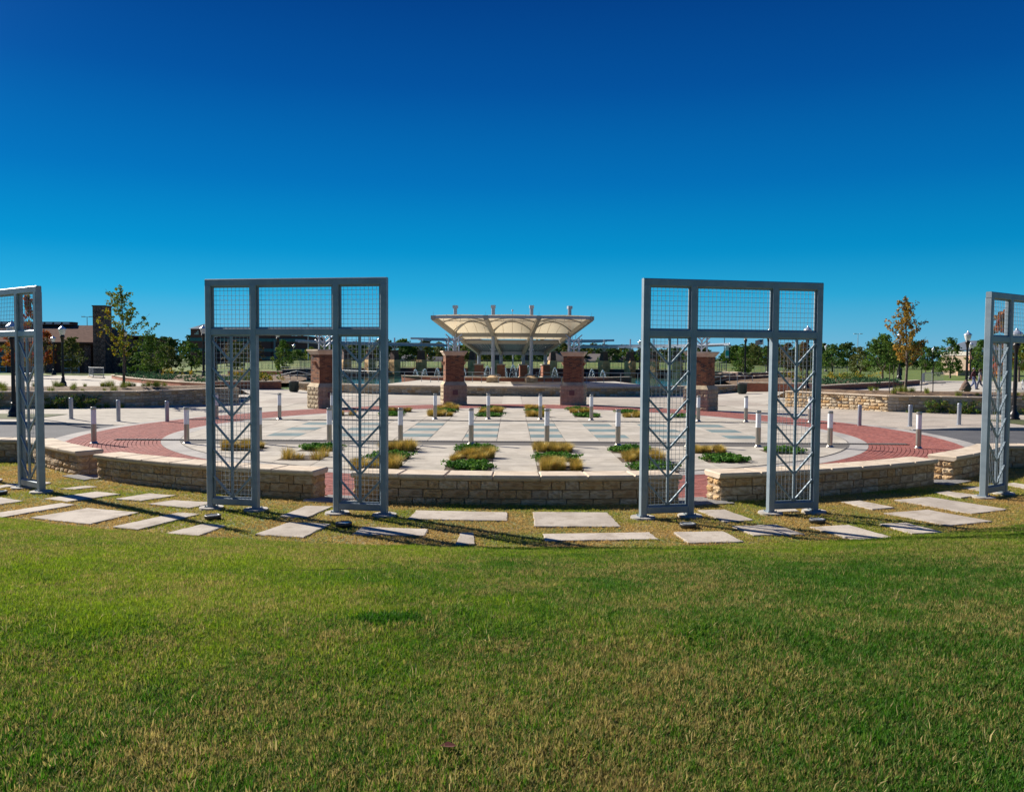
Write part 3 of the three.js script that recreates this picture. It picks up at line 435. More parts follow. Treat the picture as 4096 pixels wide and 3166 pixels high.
// brick gate columns
function brickColumn(label, x, D, turn) {
  const c = thing('brick_column', label, 'column', [x, 0, -D], turn, 'brick columns with steel brackets round the plaza');
  const bw = 1.36, bh = 1.12, sw = 1.06, s0 = 1.32, rows = 21, rh = 0.0705;
  part(c, 'base_core', box(bw - 0.06, bh + 0.04, bw - 0.06, 0, bh / 2, 0), M.mortar);
  for (let f = 0; f < 4; f++) { const ry = f * PI / 2; for (let k = 0; k < 5; k++) { const n = k % 2 ? 4 : 3; for (let i = 0; i < n; i++) { const e = n === 4 ? [0, 0.17, 0.5, 0.83, 1] : [0, 0.333, 0.667, 1], u0 = (e[i] - 0.5) * bw, u1 = (e[i + 1] - 0.5) * bw, u = (u0 + u1) / 2, o = bw / 2 - 0.05; stone(c, 'block', f === 3 || f === 1 ? ROUGH : BLOCKS, M.tanBlock, u1 - u0 - 0.012, bh / 5 - 0.012, 0.11, Math.sin(ry) * o + Math.cos(ry) * u, (k + 0.5) * bh / 5, Math.cos(ry) * o - Math.sin(ry) * u, ry); } } }
  const pl = part(c, 'plaque', box(0.3, 0.28, 0.02, 0, 0.72, bw / 2 + 0.015), std({ color: lin(0.17, 0.085, 0.075), roughness: 0.6 }));
  // sloped water table
  const T = (w0, w1, y0, y1) => { const g = new THREE.CylinderGeometry(w1 / Math.SQRT2, w0 / Math.SQRT2, y1 - y0, 4, 1); g.rotateY(PI / 4); g.translate(0, (y0 + y1) / 2, 0); const n = g.toNonIndexed(); n.computeVertexNormals(); return metricUV(n, 1.2); };
  part(c, 'water_table', T(bw + 0.02, sw + 0.06, bh, s0), M.tanBlock[1]);
  part(c, 'shaft_core', box(sw - 0.03, rows * rh, sw - 0.03, 0, s0 + rows * rh / 2, 0), M.brickMortar);
  const unit = BRICK_UNIT, back = [];
  for (let f = 0; f < 4; f++) for (let k = 0; k < rows; k++) { const ry = f * PI / 2, n = 5, off = k % 2 ? 0.5 : 0, e = []; for (let i = 0; i <= n; i++) e.push(clamp((i + off - (off ? 0.5 : 0)) / n, 0, 1)); const cuts = off ? [0, 0.1, 0.3, 0.5, 0.7, 0.9, 1] : [0, 0.2, 0.4, 0.6, 0.8, 1];
    for (let i = 0; i < cuts.length - 1; i++) { const u = ((cuts[i] + cuts[i + 1]) / 2 - 0.5) * sw, L = (cuts[i + 1] - cuts[i]) * sw - 0.011, o = sw / 2 - 0.03, y = s0 + (k + 0.5) * rh; if (f === 2 || (f === 1 && x < 0) || (f === 3 && x > 0)) { back.push(box(L, rh - 0.012, 0.06, Math.sin(ry) * o + Math.cos(ry) * u, y, Math.cos(ry) * o - Math.sin(ry) * u, ry)); continue; } const m = part(c, 'brick', unit, M.brick[rnd() < 0.12 ? 4 : Math.floor(rnd() * 4)]); m.position.set(Math.sin(ry) * o + Math.cos(ry) * u, y, Math.cos(ry) * o - Math.sin(ry) * u); m.rotation.y = ry; m.scale.set(L, rh - 0.012, 0.06); } }
  if (back.length) { const m = part(c, 'hidden_bricks', merge(back), M.brick[0]); m.userData.kind = 'stuff'; }
  const y1 = s0 + rows * rh; 
  const capst = part(c, 'capstone', merge([T(sw + 0.04, sw + 0.30, y1, y1 + 0.2), box(sw + 0.34, 0.07, sw + 0.34, 0, y1 + 0.235, 0)].map((g) => metricUV(g, 1.2))), M.cap[0]);
  for (const s of [-1, 1]) { const g = new THREE.CylinderGeometry(0.15, 0.03, 0.2, 3); g.rotateY(s > 0 ? PI / 2 : -PI / 2); g.translate(s * (sw / 2 + 0.06), y1 - 0.45, 0); part(c, 'wall_light', g, std({ color: lin(0.36, 0.2, 0.14), roughness: 0.6 })); }
  // steel branch bracket on top
  const t0 = y1 + 0.27, st = M.galv;
  for (const s of [-1, 1]) { part(c, 'bracket_post', box(0.07, 0.78, 0.07, s * 0.30, t0 + 0.39, 0), st); for (let k = 0; k < 3; k++) part(c, 'bracket_arm', bar(V(s * 0.02, t0 + 0.12 + k * 0.23, 0.05 * s), V(s * 0.48, t0 + 0.5 + k * 0.23, 0.05 * s), 0.055), st); part(c, 'bracket_twig', bar(V(s * 0.02, t0 + 0.4, 0), V(s * 0.12, t0 + 0.98, 0), 0.025), st); }
  part(c, 'bracket_stem', box(0.06, 0.62, 0.06, 0, t0 + 0.31, 0), st);
  return c;
}
const BRICK_UNIT = new THREE.BoxGeometry(1, 1, 1);
M.galv = std({ color: lin(0.42, 0.45, 0.50), roughness: 0.45, metalness: 0.35 });
brickColumn('leftmost brick column with tan stone base, behind the left trellis gate', -9.85, 43.3, 38 * deg);
brickColumn('brick column with tan stone base left of the stage canopy', -3.36, 47.4, 12 * deg);
brickColumn('brick column with tan stone base right of the stage canopy', 3.55, 47.6, -12 * deg);
brickColumn('rightmost brick column with tan stone base, behind the right trellis gate', 9.9, 43.2, -37 * deg);
// ---------------------------------------------------------------- steel trellis gates
M.steel = std({ map: mottled([0.255, 0.315, 0.355], [0.215, 0.27, 0.31], { speck: 0.08, freq: 7, stain: 0.3, dark: [0.82, 0.83, 0.84] }), roughness: 0.48, metalness: 0.25 });
M.wire = std({ color: lin(0.34, 0.38, 0.41), roughness: 0.5, metalness: 0.3 });
M.footing = std({ map: mottled([0.44, 0.41, 0.37], [0.36, 0.33, 0.29], { speck: 0.15, freq: 4, stain: 0.4 }), bumpMap: bumpFine, bumpScale: 0.004 });
const rounded = (w, h, d) => { const r = 0.012, s = new THREE.Shape(); s.moveTo(-w / 2 + r, -h / 2); s.lineTo(w / 2 - r, -h / 2); s.lineTo(w / 2, -h / 2 + r); s.lineTo(w / 2, h / 2 - r); s.lineTo(w / 2 - r, h / 2); s.lineTo(-w / 2 + r, h / 2); s.lineTo(-w / 2, h / 2 - r); s.lineTo(-w / 2, -h / 2 + r); const g = new THREE.ExtrudeGeometry(s, { depth: d, bevelEnabled: false }); g.translate(0, 0, -d / 2); return g; };
function buildGate() {
  const W = 3.22, Hh = 3.905, T = 0.105, DP = 0.125, leg = 0.93, g = new THREE.Group();
  const xs = [-W / 2 + T / 2, -W / 2 + leg - T / 2, W / 2 - leg + T / 2, W / 2 - T / 2];
  const post = rounded(T, DP, Hh - T).rotateX(PI / 2); metricUV(post, 1);
  for (const x of xs) { const m = part(g, 'post', post, M.steel); m.position.set(x, (Hh - T) / 2, 0); part(g, 'base_plate', merge([box(0.17, 0.015, 0.17, x, 0.028, 0), ...[[-1, -1], [1, -1], [1, 1], [-1, 1]].map(([a, b]) => cyl(0.011, 0.011, 0.02, x + a * 0.068, 0.034, b * 0.075, 6))]), M.steel); }
  const beam = (n, x0, x1, y) => part(g, n, metricUV(rounded(T - 0.004, DP - 0.004, x1 - x0).rotateY(PI / 2).translate((x0 + x1) / 2, y, 0), 1), M.steel);
  part(g, 'top_beam', metricUV(rounded(T, DP, W).rotateY(PI / 2).translate(0, Hh - T / 2, 0), 1), M.steel);
  for (let k = 0; k < 3; k++) beam('cross_beam', xs[k] + T / 2, xs[k + 1] - T / 2, 3.025);
  for (const k of [0, 2]) beam('foot_beam', xs[k] + T / 2, xs[k + 1] - T / 2, 0.13);
  for (const x of xs) { const f = new THREE.CylinderGeometry(0.2, 0.21, 0.05, 28); f.translate(x, -0.002, 0); part(g, 'concrete_footing', metricUV(f, 0.6), M.footing); }
  // infill panels: slim angle frame, welded wire mesh; legs also carry a stem and six chevrons
  const panel = (x0, x1, y0, y1, chev) => {
    const a = 0.028, p = part(g, 'panel_frame', merge([box(x1 - x0, a, a, (x0 + x1) / 2, y0 + a / 2, 0), box(x1 - x0, a, a, (x0 + x1) / 2, y1 - a / 2, 0), box(a, y1 - y0 - 2 * a, a, x0 + a / 2, (y0 + y1) / 2, 0), box(a, y1 - y0 - 2 * a, a, x1 - a / 2, (y0 + y1) / 2, 0)]), M.steel);
    const w = [], nx = Math.round((x1 - x0) / 0.0715), ny = Math.round((y1 - y0) / 0.0765);
    for (let i = 1; i < nx; i++) w.push(cyl(0.0031, 0.0031, y1 - y0 - 0.03, x0 + (x1 - x0) * i / nx + rr(-0.0015, 0.0015), y0 + 0.015, 0.0, 5));
    for (let j = 1; j < ny; j++) { const c = new THREE.CylinderGeometry(0.0031, 0.0031, x1 - x0 - 0.03, 5); c.rotateZ(PI / 2); c.translate((x0 + x1) / 2, y0 + (y1 - y0) * j / ny, 0.006); w.push(c); }
    const m = part(p, 'wire_mesh', merge(w), M.wire); m.userData.kind = 'stuff';
    if (chev) { const xm = (x0 + x1) / 2, n = 6, hgt = (y1 - y0 - 0.02) / n, z = 0.028; part(p, 'stem', box(0.042, y1 - y0 - 0.06, 0.03, xm, (y0 + y1) / 2, z), M.steel); for (let k = 0; k < n; k++) { const yb = y0 + 0.02 + k * hgt; for (const s of [-1, 1]) part(p, 'chevron_bar', bar(V(xm + s * 0.018, yb + 0.015, z), V(xm + s * ((x1 - x0) / 2 - 0.012), yb + 0.36, z), 0.03, 0.03), M.steel); } }
  };
  for (let k = 0; k < 3; k++) panel(xs[k] + T / 2 + 0.004, xs[k + 1] - T / 2 - 0.004, 3.08, Hh - T - 0.004);
  for (const k of [0, 2]) panel(xs[k] + T / 2 + 0.004, xs[k + 1] - T / 2 - 0.004, 0.184, 2.972, true);
  return g;
}
{
  const proto = buildGate(), GR = 'steel trellis gates round the plaza';
  const put = (label, x, D, turn) => { const c = proto.clone(); c.name = numbered('trellis_gate'); c.userData = { label, category: 'gate', group: GR }; c.position.set(x, 0.085, -D); c.rotation.y = turn; scene.add(c); };
  put('blue grey steel trellis gate standing whole on the left', -3.635, 13.83, -10.2 * deg);
  put('blue grey steel trellis gate standing whole on the right', 3.69, 13.78, 11.8 * deg);
  put('steel trellis gate cut off by the left edge of the photo', -10.22, 16.58, -37 * deg);
  put('steel trellis gate cut off by the right edge of the photo', 10.3, 16.6, 36 * deg);
}
// in-ground spotlights before the gates
M.darkMetal = std({ color: lin(0.10, 0.10, 0.105), roughness: 0.5, metalness: 0.5 });
{
  const at = [[-4.81, 13.18, 'below the left trellis gate, left one'], [-2.59, 12.65, 'below the left trellis gate, right one'], [2.75, 12.73, 'below the right trellis gate, left one'], [4.92, 13.15, 'below the right trellis gate, right one'], [-9.6, 15.37, 'at the left photo edge']];
  for (const [x, D, w] of at) { const t = thing('ground_light', `round grey uplight set in the grass ${w}`, 'light', [x, 0.085, -D], 0, 'uplights set in the grass'); part(t, 'housing', lathe([[0, 0], [0.125, 0], [0.128, 0.05], [0.122, 0.062], [0.10, 0.064], [0.10, 0.052]], 28), M.darkMetal); part(t, 'lens', cyl(0.1, 0.1, 0.006, 0, 0.05, 0, 28), std({ color: lin(0.25, 0.27, 0.28), roughness: 0.15 })); const b = []; for (let k = 0; k < 6; k++) b.push(cyl(0.008, 0.008, 0.006, 0.112 * Math.cos(k * PI / 3), 0.063, 0.112 * Math.sin(k * PI / 3), 6)); part(t, 'bolts', merge(b), M.galv); }
}

// ---------------------------------------------------------------- bollards
M.stainless = std({ color: lin(0.40, 0.36, 0.31), roughness: 0.32, metalness: 0.75 });
M.frost = new THREE.MeshPhysicalMaterial({ color: lin(0.86, 0.87, 0.88), roughness: 0.55, transmission: 0.12, thickness: 0 });
function lightBollard() {
  const g = new THREE.Group();
  part(g, 'foot', lathe([[0, 0], [0.125, 0], [0.125, 0.012], [0.10, 0.03], [0.082, 0.055], [0.08, 0.07]], 24), M.stainless);
  part(g, 'tube', cyl(0.078, 0.078, 0.53, 0, 0.06, 0, 24), M.stainless);
  part(g, 'diffuser', cyl(0.077, 0.077, 0.44, 0, 0.595, 0, 24), M.frost);
  part(g, 'cap', lathe([[0.079, 1.03], [0.08, 1.098], [0.074, 1.108], [0, 1.11]], 24), M.stainless);
  return g;
}
{
  const proto = lightBollard();
  const front = [[-12.73, 25.03], [-9.89, 25.0], [-7.69, 25.05], [-5.57, 25.1], [-3.41, 25.19], [-1.25, 25.3], [1.08, 25.23], [3.25, 25.15], [5.39, 25.1], [7.49, 24.98], [9.68, 25.0], [12.38, 25.01]], back = [[-12.52, 34.88], [-9.87, 34.95], [-7.67, 35.12], [-5.49, 35.3], [-3.31, 35.47], [-1.02, 35.65], [1.23, 35.55], [3.42, 35.44], [5.6, 35.33], [7.95, 35.09], [9.95, 34.98], [12.65, 34.91]];
  for (const [list, w, grp] of [[front, 'front', 'light bollards along the near drain'], [back, 'back', 'light bollards along the far drain']]) list.forEach(([x, D], i) => { const c = proto.clone(); c.name = numbered('light_bollard'); c.userData = { label: `steel light bollard with white top, ${ORD[i]} from left in the ${w} row`, category: 'bollard', group: grp }; c.position.set(x, Math.abs(x) < 10.5 ? 0.035 : 0.018, -D); scene.add(c); });
  const post = new THREE.Group(); part(post, 'tube', lathe([[0, 0], [0.078, 0], [0.078, 0.84], [0.07, 0.868], [0.04, 0.876], [0, 0.878]], 22), std({ color: lin(0.36, 0.38, 0.42), roughness: 0.38, metalness: 0.45 })); part(post, 'floor_plate', cyl(0.13, 0.13, 0.008, 0, 0, 0, 20), M.galv);
  [[-18.0, 33.6], [-16.07, 33.6], [-14.04, 33.5], [14.16, 33.5], [16.17, 33.4], [18.1, 33.3]].forEach(([x, D], i) => { const c = post.clone(); c.name = numbered('plain_bollard'); c.userData = { label: `plain silver bollard on the ${x < 0 ? 'left' : 'right'} sidewalk, ${ORD[i % 3]} of three from left`, category: 'bollard', group: 'plain silver bollards on the sidewalks' }; c.position.set(x, -0.006 + 0.115 * smooth(15.2, 18.6, Math.abs(x)), -D); scene.add(c); });
}
{ // utility cover in the brick, right
  const t = thing('utility_cover', 'dark oval utility cover set in the brick paving at right', 'cover', [14.0 - 0.2, 0.018, -24.2]); part(t, 'frame', lathe([[0.5, 0], [0.56, 0.004], [0.56, 0.012], [0.5, 0.012]], 30), M.iron); part(t, 'lid', cyl(0.5, 0.5, 0.01, 0, 0, 0, 30), std({ color: lin(0.07, 0.05, 0.04), roughness: 0.8 }));
}
// ---------------------------------------------------------------- stage canopy: four rafters fanning from the pond centre, membranes between
M.paintSteel = std({ color: lin(0.30, 0.285, 0.25), roughness: 0.5, metalness: 0.1 });
M.paintBlue = std({ color: lin(0.30, 0.34, 0.40), roughness: 0.45, metalness: 0.25 });
M.membrane = new THREE.MeshPhysicalMaterial({ color: lin(0.82, 0.69, 0.48), roughness: 0.9, transmission: 0.45, thickness: 0, side: THREE.DoubleSide });
M.roofMetal = std({ color: lin(0.23, 0.27, 0.36), roughness: 0.5, metalness: 0.4 });
{
  const C = thing('stage_canopy', 'large fan-shaped stage canopy with cream membranes on grey steel rafters', 'canopy', [0, 0, 0]);
  const CC = [0, 84.5], at = (aDeg, r, y) => V(CC[0] + r * Math.sin(aDeg * deg), y, -(CC[1] - r * Math.cos(aDeg * deg)));
  const ang = [-16.2, -5.35, 5.3, 16.2], yr = (r) => 3.08 + (r - 10.6) * 0.236;      // underside line of the rafters
  const tipR = 21.8, midR = 16.9, lowR = 14.6, backR = 10.6;
  ang.forEach((a) => {
    part(C, 'rafter', bar(at(a, tipR, yr(tipR)), at(a, backR - 0.15, yr(backR - 0.15)), 0.26, 0.34), M.paintSteel);
    part(C, 'rafter_end', box(0.36, 0.3, 0.12, ...at(a, tipR + 0.02, yr(tipR) + 0.03).toArray(), a * deg), M.paintSteel);
    part(C, 'finial', cyl(0.012, 0.006, 0.34, ...at(a, tipR, yr(tipR) + 0.15).toArray(), 5), M.paintBlue);
    const rc = part(C, 'rear_column', cyl(0.15, 0.15, yr(backR) - 2.14, ...at(a, backR + 0.1, 2.14).toArray(), 16), M.paintBlue);
    // knee bracket
    part(C, 'knee_plate', bar(at(a, backR + 0.1, 2.75), at(a, backR + 0.8, yr(backR + 0.8)), 0.05, 0.2), M.paintBlue);
    const fc = part(C, 'front_column', cyl(0.145, 0.145, 6.85 - 0.9, ...at(a, midR, 0.9).toArray(), 16), M.paintBlue);
    part(fc, 'collar', cyl(0.22, 0.22, 0.12, ...at(a, midR, 3.3).toArray(), 16), M.paintBlue);
    part(fc, 'mast_cap', box(0.36, 0.24, 0.36, ...at(a, midR, 6.86).toArray(), a * deg), M.galv);
    for (const s of [-1, 1]) part(fc, 'stay_cable', rod(at(a, midR, 6.2), at(a + s * 1.6, midR + 1.0, yr(midR + 1.0) + 0.3), 0.014), M.galv);
    // stone footing block
    const fb = part(C, 'stone_footing', metricUV(merge([box(0.95, 0.42, 0.95, ...at(a, midR, 0.875).toArray(), a * deg), (() => { const g = new THREE.CylinderGeometry(0.3, 0.67, 0.16, 4); g.rotateY(PI / 4 + a * deg); const p = at(a, midR, 1.165); return g.translate(p.x, p.y, p.z); })()]), 0.9), M.stones[2]);
    const pr = at(a, backR + 0.1, 0); part(C, 'brick_pier', metricUV(box(0.66, 1.12, 0.66, pr.x, 1.48, pr.z, a * deg), 1.6), M.brickFar); part(C, 'pier_cap', box(0.8, 0.1, 0.8, pr.x, 2.09, pr.z, a * deg), M.cap[1]); part(C, 'pier_base', box(0.82, 0.22, 0.82, pr.x, 0.92, pr.z, a * deg), M.cap[0]);
  });
  for (let k = 0; k < 3; k++) {
    const a0 = ang[k], a1 = ang[k + 1], am = (a0 + a1) / 2;
    part(C, 'edge_beam', bar(at(a0, tipR, yr(tipR) + 0.06), at(a1, tipR, yr(tipR) + 0.06), 0.16, 0.2), M.paintBlue);
    part(C, 'edge_rail', bar(at(a0 + 0.5, tipR - 0.5, yr(tipR) - 0.22), at(a1 - 0.5, tipR - 0.5, yr(tipR) - 0.22), 0.04, 0.04), M.paintSteel);
    for (let i = 1; i < 6; i++) { const t = a0 + (a1 - a0) * i / 6; part(C, 'rail_hanger', bar(at(t, tipR - 0.4, yr(tipR) + 0.02), at(t, tipR - 0.5, yr(tipR) - 0.22), 0.02), M.paintSteel); }
    part(C, 'ring_beam', bar(at(a0, midR, yr(midR)), at(a1, midR, yr(midR)), 0.2, 0.3), M.paintSteel);
    part(C, 'ring_beam', bar(at(a0, lowR, yr(lowR)), at(a1, lowR, yr(lowR)), 0.2, 0.32), M.paintSteel);
    part(C, 'ring_rail', bar(at(a0 + 0.6, midR - 0.7, yr(midR - 0.7) + 0.02), at(a1 - 0.6, midR - 0.7, yr(midR - 0.7) + 0.02), 0.035), M.paintSteel);
    part(C, 'rear_beam', bar(at(a0, backR + 0.1, yr(backR) + 0.02), at(a1, backR + 0.1, yr(backR) + 0.02), 0.16, 0.3), M.paintBlue);
    // membrane: arched between the rafters, flat on the edge beams; ribs every few metres
    const P = (u, r) => { const a = a0 + (a1 - a0) * u, rise = 4 * u * (1 - u) * 0.78 * smooth(lowR - 0.2, midR + 0.3, r) * (1 - clamp((r - 17.6) / 4.5, 0, 1)); return at(a, r, yr(r) + 0.2 + rise); };
    const nu = 18, nr = 20, pos = [], uv = [], r0 = lowR + 0.1, r1 = tipR - 0.05;
    for (let i = 0; i < nu; i++) for (let j = 0; j < nr; j++) { const q = [[i, j], [i + 1, j], [i + 1, j + 1], [i, j + 1]].map(([m, n]) => P(m / nu, r0 + (r1 - r0) * n / nr)); for (const n of [0, 1, 2, 0, 2, 3]) { pos.push(...q[n].toArray()); uv.push(0, 0); } }
    const gm = fromTris(pos, uv); const mb = part(C, 'membrane', gm, M.membrane);
    for (const r of [17.4, 19.9]) { const pts = []; for (let i = 0; i <= 12; i++) { const p = P(i / 12, r); pts.push([p.x, p.y - 0.05, p.z]); } part(mb, 'arch_rib', tube(pts, 0.05, 24, 6), M.paintSteel); }
    const seams = []; for (const u of [0.25, 0.5, 0.75]) { const pts = []; for (let j = 0; j <= 12; j++) { const p = P(u, r0 + (r1 - r0) * j / 12); pts.push([p.x, p.y - 0.012, p.z]); } seams.push(tube(pts, 0.014, 16, 4)); } part(mb, 'seams', merge(seams), std({ color: lin(0.5, 0.44, 0.33) }));
    // ribbed metal roof behind
    const rb = []; for (let i = 0; i < 10; i++) { const u = (i + 0.5) / 10, a = a0 + (a1 - a0) * u; rb.push(bar(at(a, lowR - 0.1, yr(lowR) + 0.16), at(a, backR - 0.6, yr(backR - 0.6) + 0.16), 0.03, 0.06)); }
    const pts = [at(a0, lowR, yr(lowR) + 0.19), at(a1, lowR, yr(lowR) + 0.19), at(a1, backR - 0.7, yr(backR - 0.7) + 0.19), at(a0, backR - 0.7, yr(backR - 0.7) + 0.19)], pp = []; for (const n of [0, 1, 2, 0, 2, 3]) pp.push(...pts[n].toArray());
    const rf = part(C, 'metal_roof', fromTris(pp), M.roofMetal); part(rf, 'roof_ribs', merge(rb.map((g) => g.translate(0, -0.04, 0))), M.roofMetal);
  }
  const wv = at(0, tipR - 0.6, yr(tipR)); part(C, 'weather_sensor', merge([cyl(0.015, 0.015, 0.35, wv.x, wv.y + 0.2, wv.z, 6), new THREE.SphereGeometry(0.07, 10, 8).translate(wv.x, wv.y + 0.58, wv.z)]), M.galv);
}

// railings on the stage and the ramps
M.rail = std({ color: lin(0.26, 0.28, 0.30), roughness: 0.5, metalness: 0.3 });
function railing(label, pts, h, step, lower = true, loop = 0) {   // pts: [x, D, ground y]
  const t = thing('handrail', label, 'railing', [0, 0, 0], 0, 'metal handrails round the pond'), tops = [];
  for (let k = 0; k < pts.length - 1; k++) {
    const a = V(pts[k][0], pts[k][2], -pts[k][1]), b = V(pts[k + 1][0], pts[k + 1][2], -pts[k + 1][1]), L = a.distanceTo(b), n = Math.max(1, Math.round(L / step)), up = V(0, h, 0);
    part(t, 'top_rail', rod(a.clone().add(up), b.clone().add(up), 0.026, 0.026, 8), M.rail); if (lower) part(t, 'lower_rail', rod(a.clone().add(V(0, h * 0.5, 0)), b.clone().add(V(0, h * 0.5, 0)), 0.016, 0.016, 6), M.rail);
    for (let i = k ? 1 : 0; i <= n; i++) { const p = a.clone().lerp(b, i / n); part(t, 'post', cyl(0.024, 0.024, h, p.x, p.y, p.z, 8), M.rail); }
  }
  if (loop) { const e = pts[pts.length - 1], g = new THREE.TorusGeometry(0.16, 0.024, 6, 16); g.translate(e[0], e[2] + h - 0.16, -e[1]); part(t, 'loop_end', g, M.rail); }
}
railing('long metal handrail left of the stage canopy, in front of the pond', [[-15.2, 74, 0.66], [-10.3, 68.2, 0.66], [-1.9, 68.6, 0.66]], 0.82, 1.4, false);
railing('sloping metal handrail with looped end left of the stage canopy', [[-6.6, 66.8, 0.3], [-1.1, 66.9, 0.62]], 0.72, 1.3, false, 1);
railing('long metal handrail right of the stage canopy, in front of the pond', [[15.4, 74, 0.6], [10.4, 68.2, 0.66], [2.0, 68.6, 0.66]], 0.82, 1.4, false);
railing('sloping metal handrail with looped end right of the stage canopy', [[6.8, 66.8, 0.3], [1.2, 66.9, 0.62]], 0.72, 1.3, false, 1);
railing('metal handrail on steps at the left pond end, above the trash bin', [[-20.6, 72, 0.3], [-18.5, 71, 0.75], [-16.6, 70, 0.4], [-13.8, 69, 0.4]], 0.7, 0.9, true);
railing('metal handrail on the ramp beyond the left end of the pond', [[-25.2, 90, 0.7], [-20.5, 88, 0.6], [-15.2, 86.4, 0.45]], 0.85, 0.9, true);
railing('metal handrail on steps at the right pond end, above the trash bin', [[21.0, 72, 0.55], [18.6, 70.5, 0.7], [16.8, 69.5, 0.35], [14.2, 69, 0.35]], 0.7, 0.9, true);
railing('metal handrail against the brick steps right of the pond', [[24.6, 68, 0.45], [22.3, 66.6, 0.45]], 0.62, 0.8, true);

// fountain jets: arcs of falling water and spray
M.jet = new THREE.MeshPhysicalMaterial({ color: lin(0.93, 0.96, 0.98), roughness: 0.35, transmission: 0.25, thickness: 0 });
{
  const drop = new THREE.IcosahedronGeometry(1, 0);
  [[-9.89, 1.42], [-8.9, 1.48], [-7.68, 1.56], [-4.98, 1.65], [-2.49, 1.82], [-0.86, 1.78], [0.08, 1.96], [0.72, 1.87], [1.64, 1.87], [3.03, 1.8], [4.36, 1.68], [8.05, 1.55], [9.12, 1.46]].forEach(([x, top], i) => {
    const t = thing('fountain_jet', `white fountain jet behind the stage, ${ORD[i]} from left`, 'fountain', [x, 0.36, -84 + rr(-1, 1)], 0, 'fountain jets in the pond'), h = top - 0.36, st = [], sp = [], dir = rnd() < 0.7 ? 1 : -1, reach = 0.42 + 0.35 * h / 1.5;
    for (let k = 0; k < 150; k++) { const u = rnd(), px = (u - 0.5) * reach * dir, py = h * (1 - Math.pow(2 * u - 1, 2)), w = 0.012 + 0.05 * Math.pow(u, 1.5), s = rr(0.016, 0.045); st.push(drop.clone().scale(s * 0.7, s * 1.5, s * 0.7).translate(px + rr(-w, w), py + rr(-w, w), rr(-w, w))); }
    for (let k = 0; k < 90; k++) { const u = 0.45 + 0.55 * rnd(), px = (u - 0.5) * reach * dir, py = h * (1 - Math.pow(2 * u - 1, 2)) * rr(0.15, 1), s = rr(0.008, 0.024); sp.push(drop.clone().scale(s, s * 1.4, s).translate(px + rr(-0.2, 0.2), py, rr(-0.15, 0.15))); }
    const a = part(t, 'water_arc', merge(st), M.jet); part(t, 'spray', merge(sp), M.jet).userData.kind = 'stuff';
    part(t, 'nozzle', cyl(0.035, 0.025, 0.1, -reach / 2 * dir, -0.04, 0, 8), M.darkMetal);
  });
}

// rear wall of the pond, dark in shade, with fence on top
{
  const w = thing('pond_rear_wall', 'dark brown brick retaining wall curving round the back of the pond', 'wall', [0, 0, 0]), R = 23.2, br = [], n = 60, A0 = 90, A1 = 270;
  for (let k = 0; k < n; k++) { const a = (A0 + (A1 - A0) * (k + 0.5) / n) * deg, x = R * Math.sin(a), z = -(84 - R * Math.cos(a)), L = (A1 - A0) * deg * R / n; br.push(box(L + 0.02, 1.25, 0.4, x, 0.68, z, a + PI)); const c = part(w, 'coping', coping(L - 0.01, Infinity, 0.27, 0.09), M.cap[1]); c.position.set(x, 1.29, z); c.rotation.y = a + PI; }
  part(w, 'brick_face', metricUV(merge(br), 1.6), M.brickDark);
}
M.fence = std({ color: lin(0.16, 0.17, 0.165), roughness: 0.55, metalness: 0.3 });
function fencePanel(L, h) {                                  // one bay: two rails, pickets, chevron motif
  const l = [box(L, 0.045, 0.045, 0, h, 0), box(L, 0.035, 0.035, 0, 0.1, 0), box(L, 0.03, 0.03, 0, h - 0.14, 0)];
  for (let k = 1; k < 4; k++) l.push(box(0.018, h - 0.1, 0.018, (k / 4 - 0.5) * L, h / 2 + 0.05, 0));
  for (let k = 0; k < 3; k++) for (const s of [-1, 1]) for (const c of [-0.22, 0.22]) l.push(bar(V(c * L, 0.16 + k * 0.22, 0), V(c * L + s * 0.2, 0.34 + k * 0.22, 0), 0.022));
  return merge(l);
}
{
  const bay = fencePanel(2.0, 1.0), post = box(0.07, 1.12, 0.07, 0, 0.56, 0);
  const run = (label, pts) => { const t = thing('pond_fence', label, 'fence', [0, 0, 0], 0, 'dark metal fences round the park'); for (let k = 0; k < pts.length - 1; k++) { const [x0, D0, y0] = pts[k], [x1, D1, y1] = pts[k + 1], L = Math.hypot(x1 - x0, D1 - D0), ry = Math.atan2((D1 - D0), x1 - x0); const b = part(t, 'fence_bay', bay, M.fence); b.position.set((x0 + x1) / 2, (y0 + y1) / 2, -(D0 + D1) / 2); b.rotation.y = ry; b.scale.x = L / 2.0; const p = part(t, 'post', post, M.fence); p.position.set(x0, y0, -D0); } };
  const arc = []; for (let k = 0; k <= 40; k++) { const a = (100 + 160 * k / 40) * deg; arc.push([-23.2 * Math.sin(a) * -1 , 84 - 23.2 * Math.cos(a), 1.38]); }
  run('dark metal fence with chevron panels on the pond rear wall', arc);
  const lf = []; for (let k = 0; k <= 14; k++) lf.push([-44 + k * 2.2, 118 - k * 0.9, 0.75 + 0.03 * k]); run('dark metal fence on the lawn left of the pond', lf);
  const rf = []; for (let k = 0; k <= 12; k++) rf.push([24.5 + k * 2.1, 104 + k * 0.8, 1.0 - 0.03 * k]); run('dark metal fence on the lawn right of the pond', rf);
}

